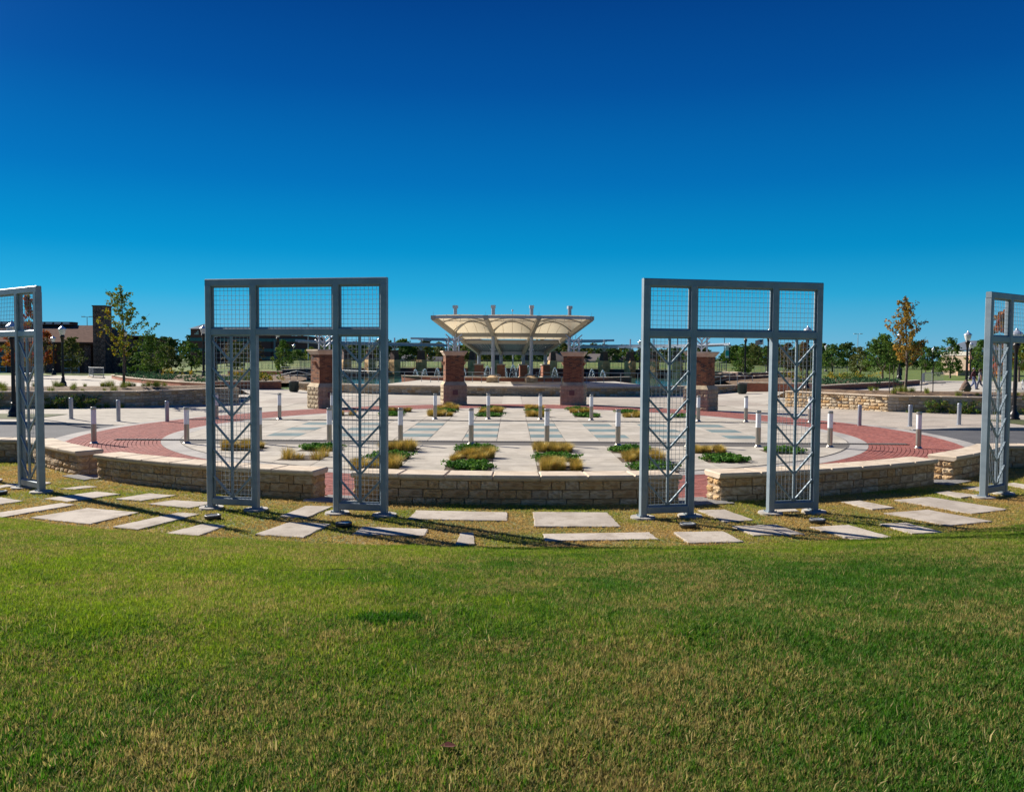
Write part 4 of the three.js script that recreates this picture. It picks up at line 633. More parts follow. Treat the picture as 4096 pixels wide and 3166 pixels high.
// shade pergolas on stone and brick piers round the back of the pond
{
  const R = 21.9, at = (a, r, y) => V(r * Math.sin(a * deg), y, -(84.5 + r * Math.cos(a * deg)));
  const pier = (a, i) => { const p = at(a, R, 0), t = thing('pergola_pier', `tapered brick pergola pier on pale stone base behind the pond, ${ORD[i]} from left`, 'pier', [p.x, 0, p.z], a * deg, 'pergola piers behind the pond');
    const tp = (w0, w1, y0, y1) => { const g = new THREE.CylinderGeometry(w1 / Math.SQRT2, w0 / Math.SQRT2, y1 - y0, 4); g.rotateY(PI / 4); g.translate(0, (y0 + y1) / 2, 0); const n = g.toNonIndexed(); n.computeVertexNormals(); return metricUV(n, 1.6); };
    part(t, 'stone_base', merge([tp(1.0, 1.0, 0.3, 2.1), tp(1.0, 0.86, 2.1, 2.38)]), M.stones[5]); part(t, 'brick_shaft', tp(0.8, 0.62, 2.38, 3.52), M.brickDark); part(t, 'pier_cap', box(0.76, 0.06, 0.76, 0, 3.55, 0), M.cap[1]); part(t, 'mast', box(0.12, 1.5, 0.12, 0, 4.3, 0), M.paintBlue); part(t, 'v_bracket', merge([bar(V(0, 3.6, 0), V(-0.7, 4.15, 0), 0.06, 0.12), bar(V(0, 3.6, 0), V(0.7, 4.15, 0), 0.06, 0.12)]), M.paintBlue); };
  const angs = [-61, -50.7, -41.1, -31.3, -22.3, -13.4, -4.7, 4.5, 13.6, 22.5, 31.6, 41.2, 50.4, 60.5]; angs.forEach(pier);
  const roof = (label, a0, a1, y, depth) => { const t = thing('pergola_roof', label, 'pergola', [0, 0, 0], 0, 'louvred pergola roofs behind the pond'), n = Math.max(3, Math.round((a1 - a0) / 6));
    for (let k = 0; k < n; k++) { const b0 = a0 + (a1 - a0) * k / n, b1 = a0 + (a1 - a0) * (k + 1) / n; part(t, 'fascia', bar(at(b0, R - depth, y + 0.12), at(b1, R - depth, y + 0.12), 0.08, 0.24), M.paintBlue); part(t, 'fascia', bar(at(b0, R + depth, y + 0.34), at(b1, R + depth, y + 0.34), 0.08, 0.24), M.paintBlue); for (let j = 1; j < 11; j++) { const r = R - depth + 2 * depth * j / 11; part(t, 'louvre', bar(at(b0, r, y + 0.14 + 0.22 * j / 11), at(b1, r, y + 0.14 + 0.22 * j / 11), 0.19, 0.025), M.paintBlue); } part(t, 'cross_beam', bar(at(b0 + (b1 - b0) / 2, R - depth - 0.3, y + 0.02), at(b0 + (b1 - b0) / 2, R + depth + 0.3, y + 0.24), 0.1, 0.16), M.paintBlue); } };
  roof('louvred grey pergola roof behind the left brick columns', -80, -22, 4.05, 1.7);
  roof('higher louvred pergola roof just left of the stage canopy', -33, -10, 4.72, 1.7);
  roof('higher louvred pergola roof just right of the stage canopy', 10, 33, 4.62, 1.7);
  roof('louvred grey pergola roof behind the right brick columns', 22, 80, 3.95, 1.7);
}
// trash bins by the ends of the pond wall
for (const [x, D, l] of [[-16.2, 61.2, 'dark green trash bin beside the left end of the pond wall'], [17.2, 61.6, 'dark green trash bin beside the right end of the pond wall']]) {
  const t = thing('trash_bin', l, 'bin', [x, upY(x, D) + 0.004, -D], 0, 'trash bins by the pond wall'); part(t, 'body', lathe([[0, 0.04], [0.3, 0.04], [0.36, 0.76], [0.34, 0.76]], 24), std({ color: lin(0.012, 0.022, 0.018), roughness: 0.45 })); const sl = []; for (let k = 0; k < 24; k++) sl.push(box(0.04, 0.66, 0.015, 0, 0.42, 0.345).rotateY(k * PI / 12)); part(t, 'slats', merge(sl), std({ color: lin(0.015, 0.03, 0.022), roughness: 0.4 })); part(t, 'rim', new THREE.TorusGeometry(0.365, 0.03, 8, 28).rotateX(PI / 2).translate(0, 0.78, 0), M.darkMetal); part(t, 'foot_ring', cyl(0.26, 0.26, 0.05, 0, 0, 0, 20), M.darkMetal);
}
// ---------------------------------------------------------------- lamps
M.blackPaint = std({ color: lin(0.014, 0.012, 0.013), roughness: 0.38, metalness: 0.2 });
M.lampGlass = new THREE.MeshPhysicalMaterial({ color: lin(0.80, 0.80, 0.78), roughness: 0.35, transmission: 0.3, thickness: 0 });
M.lampCap = std({ color: lin(0.70, 0.72, 0.75), roughness: 0.3, metalness: 0.6 });
{
  const proto = new THREE.Group();                            // 4.5 m tall
  part(proto, 'base', lathe([[0, 0], [0.27, 0], [0.27, 0.08], [0.21, 0.13], [0.24, 0.2], [0.2, 0.33], [0.13, 0.42], [0.11, 0.62], [0.135, 0.66], [0.10, 0.7], [0, 0.7]], 20), M.blackPaint);
  const shaft = []; shaft.push(lathe([[0.085, 0.66], [0.062, 3.3], [0.06, 3.3]], 14)); for (let k = 0; k < 10; k++) shaft.push(rod(V(0.084 * Math.cos(k * PI / 5), 0.7, 0.084 * Math.sin(k * PI / 5)), V(0.062 * Math.cos(k * PI / 5), 3.28, 0.062 * Math.sin(k * PI / 5)), 0.012, 0.009, 4)); part(proto, 'pole', merge(shaft), M.blackPaint);
  part(proto, 'collar', lathe([[0.062, 3.22], [0.09, 3.3], [0.11, 3.46], [0.15, 3.6], [0.175, 3.63], [0.175, 3.68], [0.12, 3.72], [0.14, 3.76], [0, 3.78]], 18), M.blackPaint);
  part(proto, 'globe', lathe([[0.12, 3.76], [0.17, 3.86], [0.225, 4.06], [0.235, 4.18], [0.23, 4.2]], 18), M.lampGlass);
  const cap = part(proto, 'lantern_cap', lathe([[0.275, 4.17], [0.285, 4.2], [0.22, 4.27], [0.10, 4.36], [0.05, 4.4], [0.055, 4.43], [0, 4.5]], 20), M.lampCap);
  const L = [[-20.76, 34.3, 0.1, 4.03, 'black street lamp on the verge at the far left, nearest on that side'], [22.15, 36.3, 0.1, 4.05, 'black street lamp behind the cut-off right trellis gate'], [-32.9, 60.4, 0.4, 4.5, 'black street lamp behind the left retaining wall, before the lodge'], [32.9, 59.7, 0.4, 4.45, 'black street lamp beside the boulder at right'],
    [-28.4, 75.9, 0.55, 5.0, 'black street lamp beside the left trellis gate, in the shrub bed'], [-22.05, 61.4, 0.3, 4.55, 'black street lamp seen through the left leg of the left gate'], [-27.8, 97.9, 0.5, 5.3, 'tall thin lamp seen in the opening of the left gate'], [-44.4, 168, 0.4, 4.9, 'small distant lamp before the office building, right one'], [-43, 91.7, 0.5, 5.1, 'black lamp half hidden by the left maple'], [-54.4, 97.9, 0.3, 4.7, 'smaller black lamp before the lodge doors'],
    [27.95, 99, 0.5, 5.5, 'tall thin lamp seen in the opening of the right gate'], [34.7, 112, 0.5, 6.3, 'lamp at the inner edge of the right gate leg'], [21.8, 61, 0.3, 4.9, 'black street lamp seen through the right leg of the right gate'], [45.3, 96.5, 0.4, 5.6, 'black lamp half hidden by the right maple'], [57.2, 103, 0.3, 4.7, 'second lamp behind the boulder lamp at right'], [79.5, 156, 0.3, 4.8, 'distant lamp beside the curving path at far right'], [35.95, 136.6, 0.9, 4.4, 'distant lamp carrying a banner right of the pond'], [-51, 150, 0.4, 4.9, 'small distant lamp above the shrubs left of the office building'], [57, 150, 0.4, 5.0, 'distant lamp among trees right of the right gate'], [-57, 130, 0.4, 4.9, 'small distant lamp above shrubs near the left gate'], [-19.0, 118, 1.2, 4.3, 'distant lamp with pale head left of the stage, beyond the fence'], [17.3, 112, 1.0, 4.2, 'distant lamp with pale head right of the stage, beyond the fence']];
  for (const [x, D, y, h, l] of L) { const c = proto.clone(); c.name = numbered('street_lamp'); c.userData = { label: l, category: 'lamp', group: 'black street lamps of the park' }; c.position.set(x, y, -D); c.scale.setScalar(h / 4.5); scene.add(c); }
  const bn = thing('lamp_banner', 'white and teal banner hanging on the distant lamp right of the pond', 'banner', [35.55, 2.9, -136.6]); part(bn, 'cloth', box(0.6, 2.0, 0.02, 0, 1.0, 0), std({ color: lin(0.75, 0.82, 0.82) })); part(bn, 'teal_print', box(0.58, 0.9, 0.03, 0, 0.75, 0), std({ color: lin(0.03, 0.42, 0.42) })); part(bn, 'arm', box(0.7, 0.04, 0.04, 0.05, 2.02, 0), M.blackPaint);
}
// low brick planter walls flanking the upper paving
function brickWall(label, pts, h, capH = 0.09, group = 'low brick planter walls') {   // pts: [x, D, ground]
  const t = thing('brick_planter_wall', label, 'wall', [0, 0, 0], 0, group), br = [];
  for (let k = 0; k < pts.length - 1; k++) { const [x0, D0, y0] = pts[k], [x1, D1, y1] = pts[k + 1], L = Math.hypot(x1 - x0, D1 - D0), ry = Math.atan2(D1 - D0, x1 - x0), n = Math.max(1, Math.round(L / 1.3)); br.push(box(L + 0.02, h + 0.3, 0.34, (x0 + x1) / 2, (y0 + y1) / 2 + h / 2 - 0.15, -(D0 + D1) / 2, ry)); for (let i = 0; i < n; i++) { const u = (i + 0.5) / n, c = part(t, 'coping', coping(L / n - 0.008, Infinity, 0.24, capH), M.cap[(i + k) % 2]); c.position.set(x0 + (x1 - x0) * u, y0 + (y1 - y0) * u + h, -(D0 + (D1 - D0) * u)); c.rotation.y = ry; } }
  part(t, 'brick_face', metricUV(merge(br), 1.6), M.brickFar);
}
brickWall('long low brick planter wall with pale coping behind the left maple', [[-41.2, 85.2, 0.28], [-36, 76.6, 0.28], [-30.6, 69.7, 0.28], [-25.5, 63.8, 0.28], [-22.2, 61.2, 0.26]], 0.34);
brickWall('low brick wall seen through the left leg of the left gate', [[-22.2, 61.2, 0.26], [-19.8, 62.4, 0.22], [-18.2, 64.6, 0.2]], 0.5);
brickWall('low brick wall beyond the left end of the pond', [[-26, 78, 0.35], [-21.5, 79, 0.35], [-19.2, 81, 0.35]], 0.5);
brickWall('dark brick wall under the ramp left of the pond', [[-33, 96, 0.3], [-24, 92.5, 0.3], [-17, 92, 0.3]], 0.65);
brickWall('long low brick planter wall with pale coping behind the right maple, its face in shade', [[22.8, 61.6, 0.26], [26.5, 65.6, 0.28], [31, 70.3, 0.28], [35.5, 75.4, 0.28], [39.6, 80.4, 0.28]], 0.42);
brickWall('low sunlit brick wall seen through the right leg of the right gate', [[17.9, 64.8, 0.2], [20.2, 63.2, 0.22], [22.8, 61.6, 0.26]], 0.62);
brickWall('low sunlit brick wall right of the pond beside the trash bin', [[17.8, 74, 0.3], [22, 75.5, 0.35], [26, 79, 0.4]], 0.75);
brickWall('pale topped brick step wall above the right trash bin', [[20, 84, 0.5], [25, 86, 0.6], [31, 90, 0.7]], 0.6);
// mulched mounds behind the brick walls
for (const s of [-1, 1]) {
  const W = s < 0 ? [[-22.2, 61.2], [-25.5, 63.8], [-30.6, 69.7], [-36, 76.6], [-41.2, 85.2]] : [[22.8, 61.6], [26.5, 65.6], [31, 70.3], [35.5, 75.4], [39.6, 80.4]], pos = [], uv = [], n = 14, m = 8;
  const P = (i, j) => { const t = i / n * (W.length - 1), k = Math.min(W.length - 2, Math.floor(t)), f = t - k, x = W[k][0] + (W[k + 1][0] - W[k][0]) * f, D = W[k][1] + (W[k + 1][1] - W[k][1]) * f, e = j / m, w = 15 * (0.5 + 0.5 * Math.sin(PI * clamp(i / n, 0.06, 0.94))); return [x + s * -0.1 * 0 + e * w * -s * 0.62 * 0.9, 0.5 + (s < 0 ? 0.42 : 0.5) * Math.sin(PI * e * 0.75) * Math.sin(PI * clamp(i / n, 0.05, 0.95)) + 0.08 * (fbm(x, D + e * 8, 2) - 0.5), -(D + 0.25 + e * w * 0.78)]; };
  for (let i = 0; i < n; i++) for (let j = 0; j < m; j++) for (const q of [P(i, j), P(i + 1, j), P(i + 1, j + 1), P(i, j), P(i + 1, j + 1), P(i, j + 1)]) { pos.push(...q); uv.push(q[0] / 2, q[2] / 2); }
  structure(s < 0 ? 'planted_mound_left' : 'planted_mound_right', fromTris(pos, uv), M.mulch);
}
// curved guard rails at the outer ends of the brick walls
{
  const rg = (label, pts) => { const t = thing('guard_rail', label, 'railing', [0, 0, 0], 0, 'curved guard rails at the ends of the brick walls'); for (let k = 0; k < pts.length - 1; k++) { const a = V(pts[k][0], pts[k][2], -pts[k][1]), b = V(pts[k + 1][0], pts[k + 1][2], -pts[k + 1][1]); for (const y of [0.28, 1.12]) part(t, 'rail', rod(a.clone().add(V(0, y, 0)), b.clone().add(V(0, y, 0)), 0.03, 0.03, 6), M.rail); part(t, 'post', cyl(0.035, 0.035, 1.12, a.x, a.y, a.z, 8), M.rail); const pk = []; for (let i = 1; i < 10; i++) { const p = a.clone().lerp(b, i / 10); pk.push(cyl(0.012, 0.012, 0.84, p.x, p.y + 0.28, p.z, 5)); } part(t, 'pickets', merge(pk), M.rail); part(t, 'kerb', bar(a.clone().add(V(0, 0.06, 0)), b.clone().add(V(0, 0.06, 0)), 0.34, 0.16), M.cap[1]); } };
  rg('curved grey guard rail left of the left maple, before the lodge', [[-42.6, 86, 0.28], [-44.2, 87.0, 0.28], [-45.4, 88.6, 0.28], [-46.4, 90.4, 0.28]]);
  rg('curved grey guard rail right of the right maple', [[40.3, 81, 0.28], [41.6, 83.2, 0.28], [43.4, 85.2, 0.28], [45.6, 87, 0.28]]);
}

// ---------------------------------------------------------------- foliage
M.bark = std({ map: mottled([0.16, 0.125, 0.095], [0.10, 0.078, 0.06], { speck: 0.3, freq: 8, size: 256 }), bumpMap: bumpRock, bumpScale: 0.03 });
const leafMat = () => new THREE.MeshPhysicalMaterial({ vertexColors: true, roughness: 0.85, transmission: 0.32, thickness: 0, side: THREE.DoubleSide, specularIntensity: 0.3 });
M.leaf = leafMat();
class Leaves {                                               // collects leaf-sized faces
  constructor() { this.p = []; this.c = []; }
  add(x, y, z, s, col) { const a = V(rr(-1, 1), rr(-1, 1), rr(-1, 1)).normalize(), b = V(rr(-1, 1), rr(-0.6, 1), rr(-1, 1)).cross(a).normalize().multiplyScalar(s * rr(0.35, 0.55)); a.multiplyScalar(s * rr(0.5, 0.75)); const q = [[x - a.x, y - a.y, z - a.z], [x + b.x, y + b.y, z + b.z], [x + a.x, y + a.y, z + a.z], [x - b.x, y - b.y, z - b.z]]; for (const k of [0, 1, 2, 0, 2, 3]) { this.p.push(...q[k]); this.c.push(...col); } }
  clump(cx, cy, cz, r, n, s, tone) { for (let i = 0; i < n; i++) { const u = rr(-1, 1), t = rr(0, 2 * PI), q = Math.cbrt(rnd()) * r, w = Math.sqrt(1 - u * u); this.add(cx + q * w * Math.cos(t), cy + q * u * 0.8, cz + q * w * Math.sin(t), s * rr(0.7, 1.25), tone()); } }
  build() { return fromTris(this.p, null, this.c); }
}
function limbs(list) { return merge(list); }
// young maple: straight leader, ascending limbs, leaf clumps strung along them with gaps
function maple(name, label, x, y, z, h, cb, rad, tones, seed, group) {
  rnd = seeded(seed); const t = thing(name, label, 'tree', [x, y, z], 0, group), wood = [], lv = new Leaves(), lean = rr(-0.1, 0.1);
  const axis = (k) => V(lean * k * k * 0.3 + 0.05 * Math.sin(k * 5), h * k, 0.04 * Math.sin(k * 7));
  for (let k = 0; k < 8; k++) wood.push(rod(axis(k / 8), axis((k + 1) / 8), 0.075 * (1 - k / 8.6) + 0.008, 0.075 * (1 - (k + 1) / 8.6) + 0.006, 8));
  const tone = (side) => () => { const q = clamp(side + rr(-0.35, 0.35), 0, 0.999) * (tones.length - 1), k = Math.floor(q); return mulc(mixc(tones[k], tones[k + 1], q - k), rr(0.75, 1.25)); };
  const n = 34; for (let i = 0; i < n; i++) {
    const f = i / n, k = cb / h + (1 - cb / h) * (0.02 + 0.83 * f), a = i * 2.4 + rr(-0.4, 0.4), L = rad * (1.0 - 0.72 * f) * rr(0.65, 1.25) * (f < 0.12 ? 0.75 : 1), s = axis(k), e = s.clone().add(V(Math.cos(a) * L, L * rr(0.75, 1.25) + 0.1, Math.sin(a) * L)); if (e.y > h * 0.98) e.y = h * 0.98;
    wood.push(rod(s, e, 0.022 * (1.1 - f), 0.005, 5));
    const m = 5 + Math.floor(L * 3.2); for (let j = 0; j < m; j++) { const u = 0.22 + 0.78 * (j + rnd() * 0.5) / m, p = s.clone().lerp(e, u), side = 0.5 + 0.5 * (p.x / rad) + (p.y / h - 0.5) * 0.3; if (rnd() < 0.74) lv.clump(p.x + rr(-0.08, 0.08), p.y + rr(-0.05, 0.08), p.z + rr(-0.08, 0.08), rr(0.09, 0.2), Math.floor(rr(10, 20)), 0.095, tone(side)); }
  }
  for (let k = 0; k < 6; k++) { const p = axis(0.86 + 0.14 * k / 5.5); lv.clump(p.x + rr(-0.05, 0.05), p.y, p.z, rr(0.09, 0.16), 18, 0.1, tone(0.8)); }
  part(t, 'trunk', limbs(wood), M.bark); part(t, 'crown', lv.build(), M.leaf); return t;
}
const GREENS = [[0.05, 0.115, 0.014], [0.07, 0.145, 0.018], [0.09, 0.17, 0.022], [0.13, 0.19, 0.024]];
maple('maple_tree', 'young maple turning yellow behind the left retaining wall', -21.2, 0.98, -45.0, 5.5, 1.2, 1.75, [[0.50, 0.26, 0.02], [0.40, 0.32, 0.02], [0.20, 0.26, 0.02], [0.11, 0.19, 0.02], [0.10, 0.17, 0.02]], 101);
maple('maple_tree', 'young maple with thin bronze leaves behind the right retaining wall', 20.6, 0.98, -43.2, 5.0, 1.2, 1.3, [[0.46, 0.22, 0.03], [0.40, 0.25, 0.03], [0.33, 0.20, 0.03], [0.21, 0.18, 0.03], [0.25, 0.13, 0.03]], 202);
for (const [dx, dz, i] of [[-1.2, 0.7, 0], [-0.35, -0.8, 1], [0.7, 0.55, 2], [1.35, 0.6, 3]]) solo('tree_stake', `thin dark stake around the right maple, ${ORD[i]} from left`, 'stake', cyl(0.022, 0.02, 1.5, 20.6 + dx * 0.9, 0.95, -43.2 + dz * 0.8, 6), std({ color: lin(0.04, 0.03, 0.025) }), 'stakes around the right maple');
// broad crowned trees: forked trunk and a volume of leaf clumps
function crownTree(h, cb, rx, tones, seed, leaf = 0.16, dens = 1, stems = 1) {
  rnd = seeded(seed); const g = new THREE.Group(), wood = [], lv = new Leaves();
  for (let s = 0; s < stems; s++) { const b = stems > 1 ? V(rr(-0.15, 0.15), 0, rr(-0.15, 0.15)) : V(0, 0, 0), m = V(b.x * 2.5 + rr(-0.08, 0.08), cb, b.z * 2.5); wood.push(rod(b, m, 0.10 / Math.sqrt(stems), 0.075 / Math.sqrt(stems), 7)); for (let k = 0; k < 6; k++) { const a = k * 1.05 + rr(-0.3, 0.3), r = rx * rr(0.35, 0.75); wood.push(rod(m, V(Math.cos(a) * r, cb + (h - cb) * rr(0.35, 0.8), Math.sin(a) * r), 0.045, 0.012, 5)); } }
  const n = Math.round(70 * dens), pts = [];
  for (let i = 0; i < n; i++) { const u = rnd(), a = rr(0, 2 * PI), prof = Math.pow(Math.sin(PI * clamp(0.08 + 0.9 * u, 0, 1)), 0.62) * (1.08 - 0.35 * u), q = Math.sqrt(rr(0.12, 1)) * rx * prof * rr(0.82, 1.14), tone = pick(tones), k = rr(0.8, 1.2); lv.clump(Math.cos(a) * q, cb * 0.86 + (h - cb * 0.86) * u, Math.sin(a) * q, rx * rr(0.16, 0.3), Math.round(26 * dens), leaf, () => mulc(tone, k * rr(0.7, 1.3))); }
  for (let i = 0; i < 10; i++) { const a = rr(0, 2 * PI), q = rr(0, 0.5) * rx; lv.clump(Math.cos(a) * q, h * rr(0.93, 1.04), Math.sin(a) * q, rx * 0.1, 8, leaf, () => mulc(tones[0], rr(0.8, 1.4))); }
  part(g, 'trunk', limbs(wood), M.bark); part(g, 'crown', lv.build(), M.leaf); return g;
}
const OLIVE = [[0.11, 0.135, 0.028], [0.14, 0.15, 0.034], [0.085, 0.115, 0.024]], BROWN = [[0.16, 0.095, 0.035], [0.12, 0.09, 0.03], [0.08, 0.09, 0.028]], ORANGE = [[0.40, 0.13, 0.018], [0.32, 0.18, 0.02], [0.19, 0.17, 0.025], [0.34, 0.07, 0.025]], LIME = [[0.15, 0.20, 0.02], [0.24, 0.23, 0.02], [0.10, 0.16, 0.02]];
const KIND = { green: [crownTree(4, 0.75, 1.5, GREENS, 11), crownTree(4, 0.7, 1.45, GREENS, 12)], olive: [crownTree(4, 0.8, 1.3, OLIVE, 13), crownTree(4, 0.9, 1.35, OLIVE, 14)], brown: [crownTree(4, 0.9, 1.1, BROWN, 15, 0.13, 1, 3)], orange: [crownTree(4, 0.9, 1.25, ORANGE, 16)], lime: [crownTree(4, 1.15, 1.3, LIME, 17)], narrow: [crownTree(4, 0.7, 0.72, ORANGE, 18, 0.12)], bush: [crownTree(4, 0.35, 1.7, GREENS, 19)] };
{
  let i = 0; const T = (kind, x, D, y, h, w, label) => { const p = KIND[kind][i++ % KIND[kind].length], c = p.clone(); c.name = numbered({ orange: 'autumn_tree', narrow: 'autumn_tree', bush: 'shrub_tree' }[kind] ?? 'park_tree'); c.userData = { label, category: 'tree', group: 'park trees round the plaza' }; c.position.set(x, y, -D); const k = h / 4, r0 = { green: 1.5, olive: 1.33, brown: 1.15, orange: 1.3, lime: 1.35, narrow: 0.75, bush: 1.75 }[kind]; c.scale.set(w / 2 / r0, k, w / 2 / r0); c.rotation.y = i * 1.7; scene.add(c); };
  T('bush', -38.6, 88.2, 0.55, 4.2, 3.6, 'bushy green tree just right of the left maple');
  T('olive', -46.1, 111.6, 0.4, 3.4, 2.7, 'small olive tree second right of the left maple');
  T('green', -45.2, 116.2, 0.4, 3.9, 4.0, 'round green tree third right of the left maple, beside the gate');
  T('olive', -42.6, 100, 0.5, 3.2, 3.4, 'low olive tree in the gap right of the left maple');
  T('bush', -47.5, 106, 0.4, 2.6, 5.0, 'low dense green shrub tree between the left maple and the left gate');
  T('brown', -40, 118, 0.5, 4.3, 3.4, 'brown leaved tree seen through the left leg of the left gate');
  T('olive', -37.3, 112, 0.5, 4.0, 3.0, 'dark tree seen in the left gate leg, nearer the middle');
  T('brown', -42.3, 135.6, 0.5, 4.9, 3.5, 'brown tree at the left side of the left gate opening');
  T('green', -26.7, 96.3, 0.5, 3.9, 2.5, 'small green tree in the opening of the left gate');
  T('lime', -48.3, 197, -0.2, 4.9, 4.6, 'yellow green tree right of the office building');
  T('green', -36.5, 140, 0.5, 3.2, 4.4, 'low bright green shrub tree before the office building');
  T('orange', -58.3, 96.8, 0.3, 5.0, 3.6, 'orange tree behind the far left gate post');
  T('narrow', -49.5, 84.7, 0.3, 8.4, 1.9, 'tall narrow red tree behind the far left gate');
  T('orange', -61.3, 108.3, 0.3, 5.4, 3.0, 'orange tree before the lodge roof');
  T('olive', -57.4, 107.5, 0.3, 4.6, 3.2, 'olive tree before the lodge wall');
  T('green', -50, 108, 0.3, 3.4, 3.6, 'dark green tree at the foot of the lodge chimney');
  T('olive', 40, 183, 0.3, 3.6, 3.8, 'small olive tree beyond the right brick column');
  T('green', 28, 100.3, 0.5, 3.8, 3.0, 'neat green tree in the opening of the right gate');
  T('green', 58.7, 191, 0.0, 5.0, 5.0, 'distant green tree at right of the right gate opening');
  T('olive', 50, 170, 0.0, 5.2, 5.4, 'distant olive tree in the middle of the right gate opening');
  T('brown', 35.5, 106.3, 0.5, 4.2, 2.6, 'many stemmed brown tree in the right gate leg, left one');
  T('brown', 37.8, 106.9, 0.5, 4.3, 2.8, 'many stemmed brown tree in the right gate leg, right one');
  T('green', 52, 133.9, 0.5, 4.5, 4.4, 'round green tree just right of the right gate');
  T('olive', 42.8, 101.4, 0.5, 3.6, 3.3, 'small olive tree between two round green trees at right');
  T('green', 42.3, 94.2, 0.5, 4.9, 4.3, 'largest round green tree left of the right maple');
  T('green', 58.9, 110.9, 0.3, 5.2, 3.8, 'green tree with clear trunk right of the right maple');
  T('green', 74.2, 130.5, 0.3, 5.4, 4.4, 'green tree left of the cut-off right gate');
  T('lime', 57.4, 93.4, 0.3, 5.1, 3.8, 'yellow green tree seen through the cut-off right gate');
  T('narrow', 38.8, 65.8, 0.5, 6.0, 2.3, 'thin bronze maple behind the cut-off right gate');
  T('green', 76.2, 152, 0.2, 4.8, 3.2, 'distant small tree right of the right maple trunk');
  T('bush', 66, 128, 0.2, 1.9, 2.2, 'low dark conifer before the pale pavilion');
  T('bush', 70, 122, 0.2, 2.6, 2.2, 'dark conifer at the corner of the pale pavilion');
}
// the far tree line
{
  rnd = seeded(77);
  const FT = [crownTree(6, 0.9, 3.0, GREENS, 31, 0.42, 0.8), crownTree(6, 0.8, 3.2, [[0.04, 0.085, 0.018], [0.055, 0.11, 0.022], [0.07, 0.12, 0.025]], 32, 0.42, 0.8), crownTree(6, 1.0, 2.6, OLIVE, 33, 0.4, 0.75), crownTree(6, 0.9, 2.7, [[0.13, 0.15, 0.026], [0.09, 0.13, 0.022], [0.17, 0.15, 0.026]], 34, 0.4, 0.75)];
  rnd = seeded(78);
  const put = (x, D, h, k) => { const c = FT[k].clone(); c.name = numbered('distant_tree'); c.userData = { label: 'distant tree in the long green tree line beyond the lawn', category: 'tree', group: 'distant tree line beyond the lawn' }; c.position.set(x, -0.8, -D); const s = h / 6; c.scale.set(s * rr(0.95, 1.3), s, s * rr(0.95, 1.3)); c.rotation.y = rr(0, 6.28); scene.add(c); };
  for (let x = -62; x < 96; x += 2.3) { const D = rr(252, 300); put(x + rr(-1.2, 1.2), D, (rr(6.2, 8.6)) * (x > 20 ? 0.92 : 1), Math.floor(rnd() * 4)); }
  for (let x = -56; x < 90; x += 4.2) { const D = rr(225, 246); put(x + rr(-2, 2), D, rr(4.6, 6.4), Math.floor(rnd() * 4)); }
  for (let x = -170; x < -70; x += 5) put(x + rr(-2, 2), rr(330, 400), rr(9, 12.5), 1 + Math.floor(rnd() * 2));
  for (let x = 92; x < 240; x += 5) put(x + rr(-2, 2), rr(280, 360), rr(7.5, 10), Math.floor(rnd() * 3));
}
// ---------------------------------------------------------------- buildings
M.shingle = new THREE.MeshPhysicalMaterial({ roughness: 1, specularIntensity: 0.15, map: texture(512, (u, v) => { const r = Math.floor(v * 24), x = u * 14 + (r % 2) * 0.5, t = NT[(Math.floor(x) % 14) * 53 + r * 17]; return mulc([0.135, 0.08, 0.062], ((v * 24) % 1 < 0.16 ? 0.55 : 0.8) + 0.4 * t); }) });
M.lodgeStone = std({ map: texture(256, (u, v) => { const a = fbm(u * 14, v * 22, 3, 14), b = vnoise(u * 22, v * 34, 22); return mulc(mixc([0.085, 0.05, 0.045], [0.26, 0.165, 0.135], smooth(0.35, 0.7, a)), 0.6 + 0.8 * b); }), bumpMap: bumpRock, bumpScale: 0.05 });
M.lodgeWall = std({ color: lin(0.105, 0.056, 0.044) });
M.darkGlass = new THREE.MeshPhysicalMaterial({ color: lin(0.012, 0.014, 0.016), roughness: 0.08 });
M.whiteTrim = std({ color: lin(0.62, 0.63, 0.63), roughness: 0.6 });
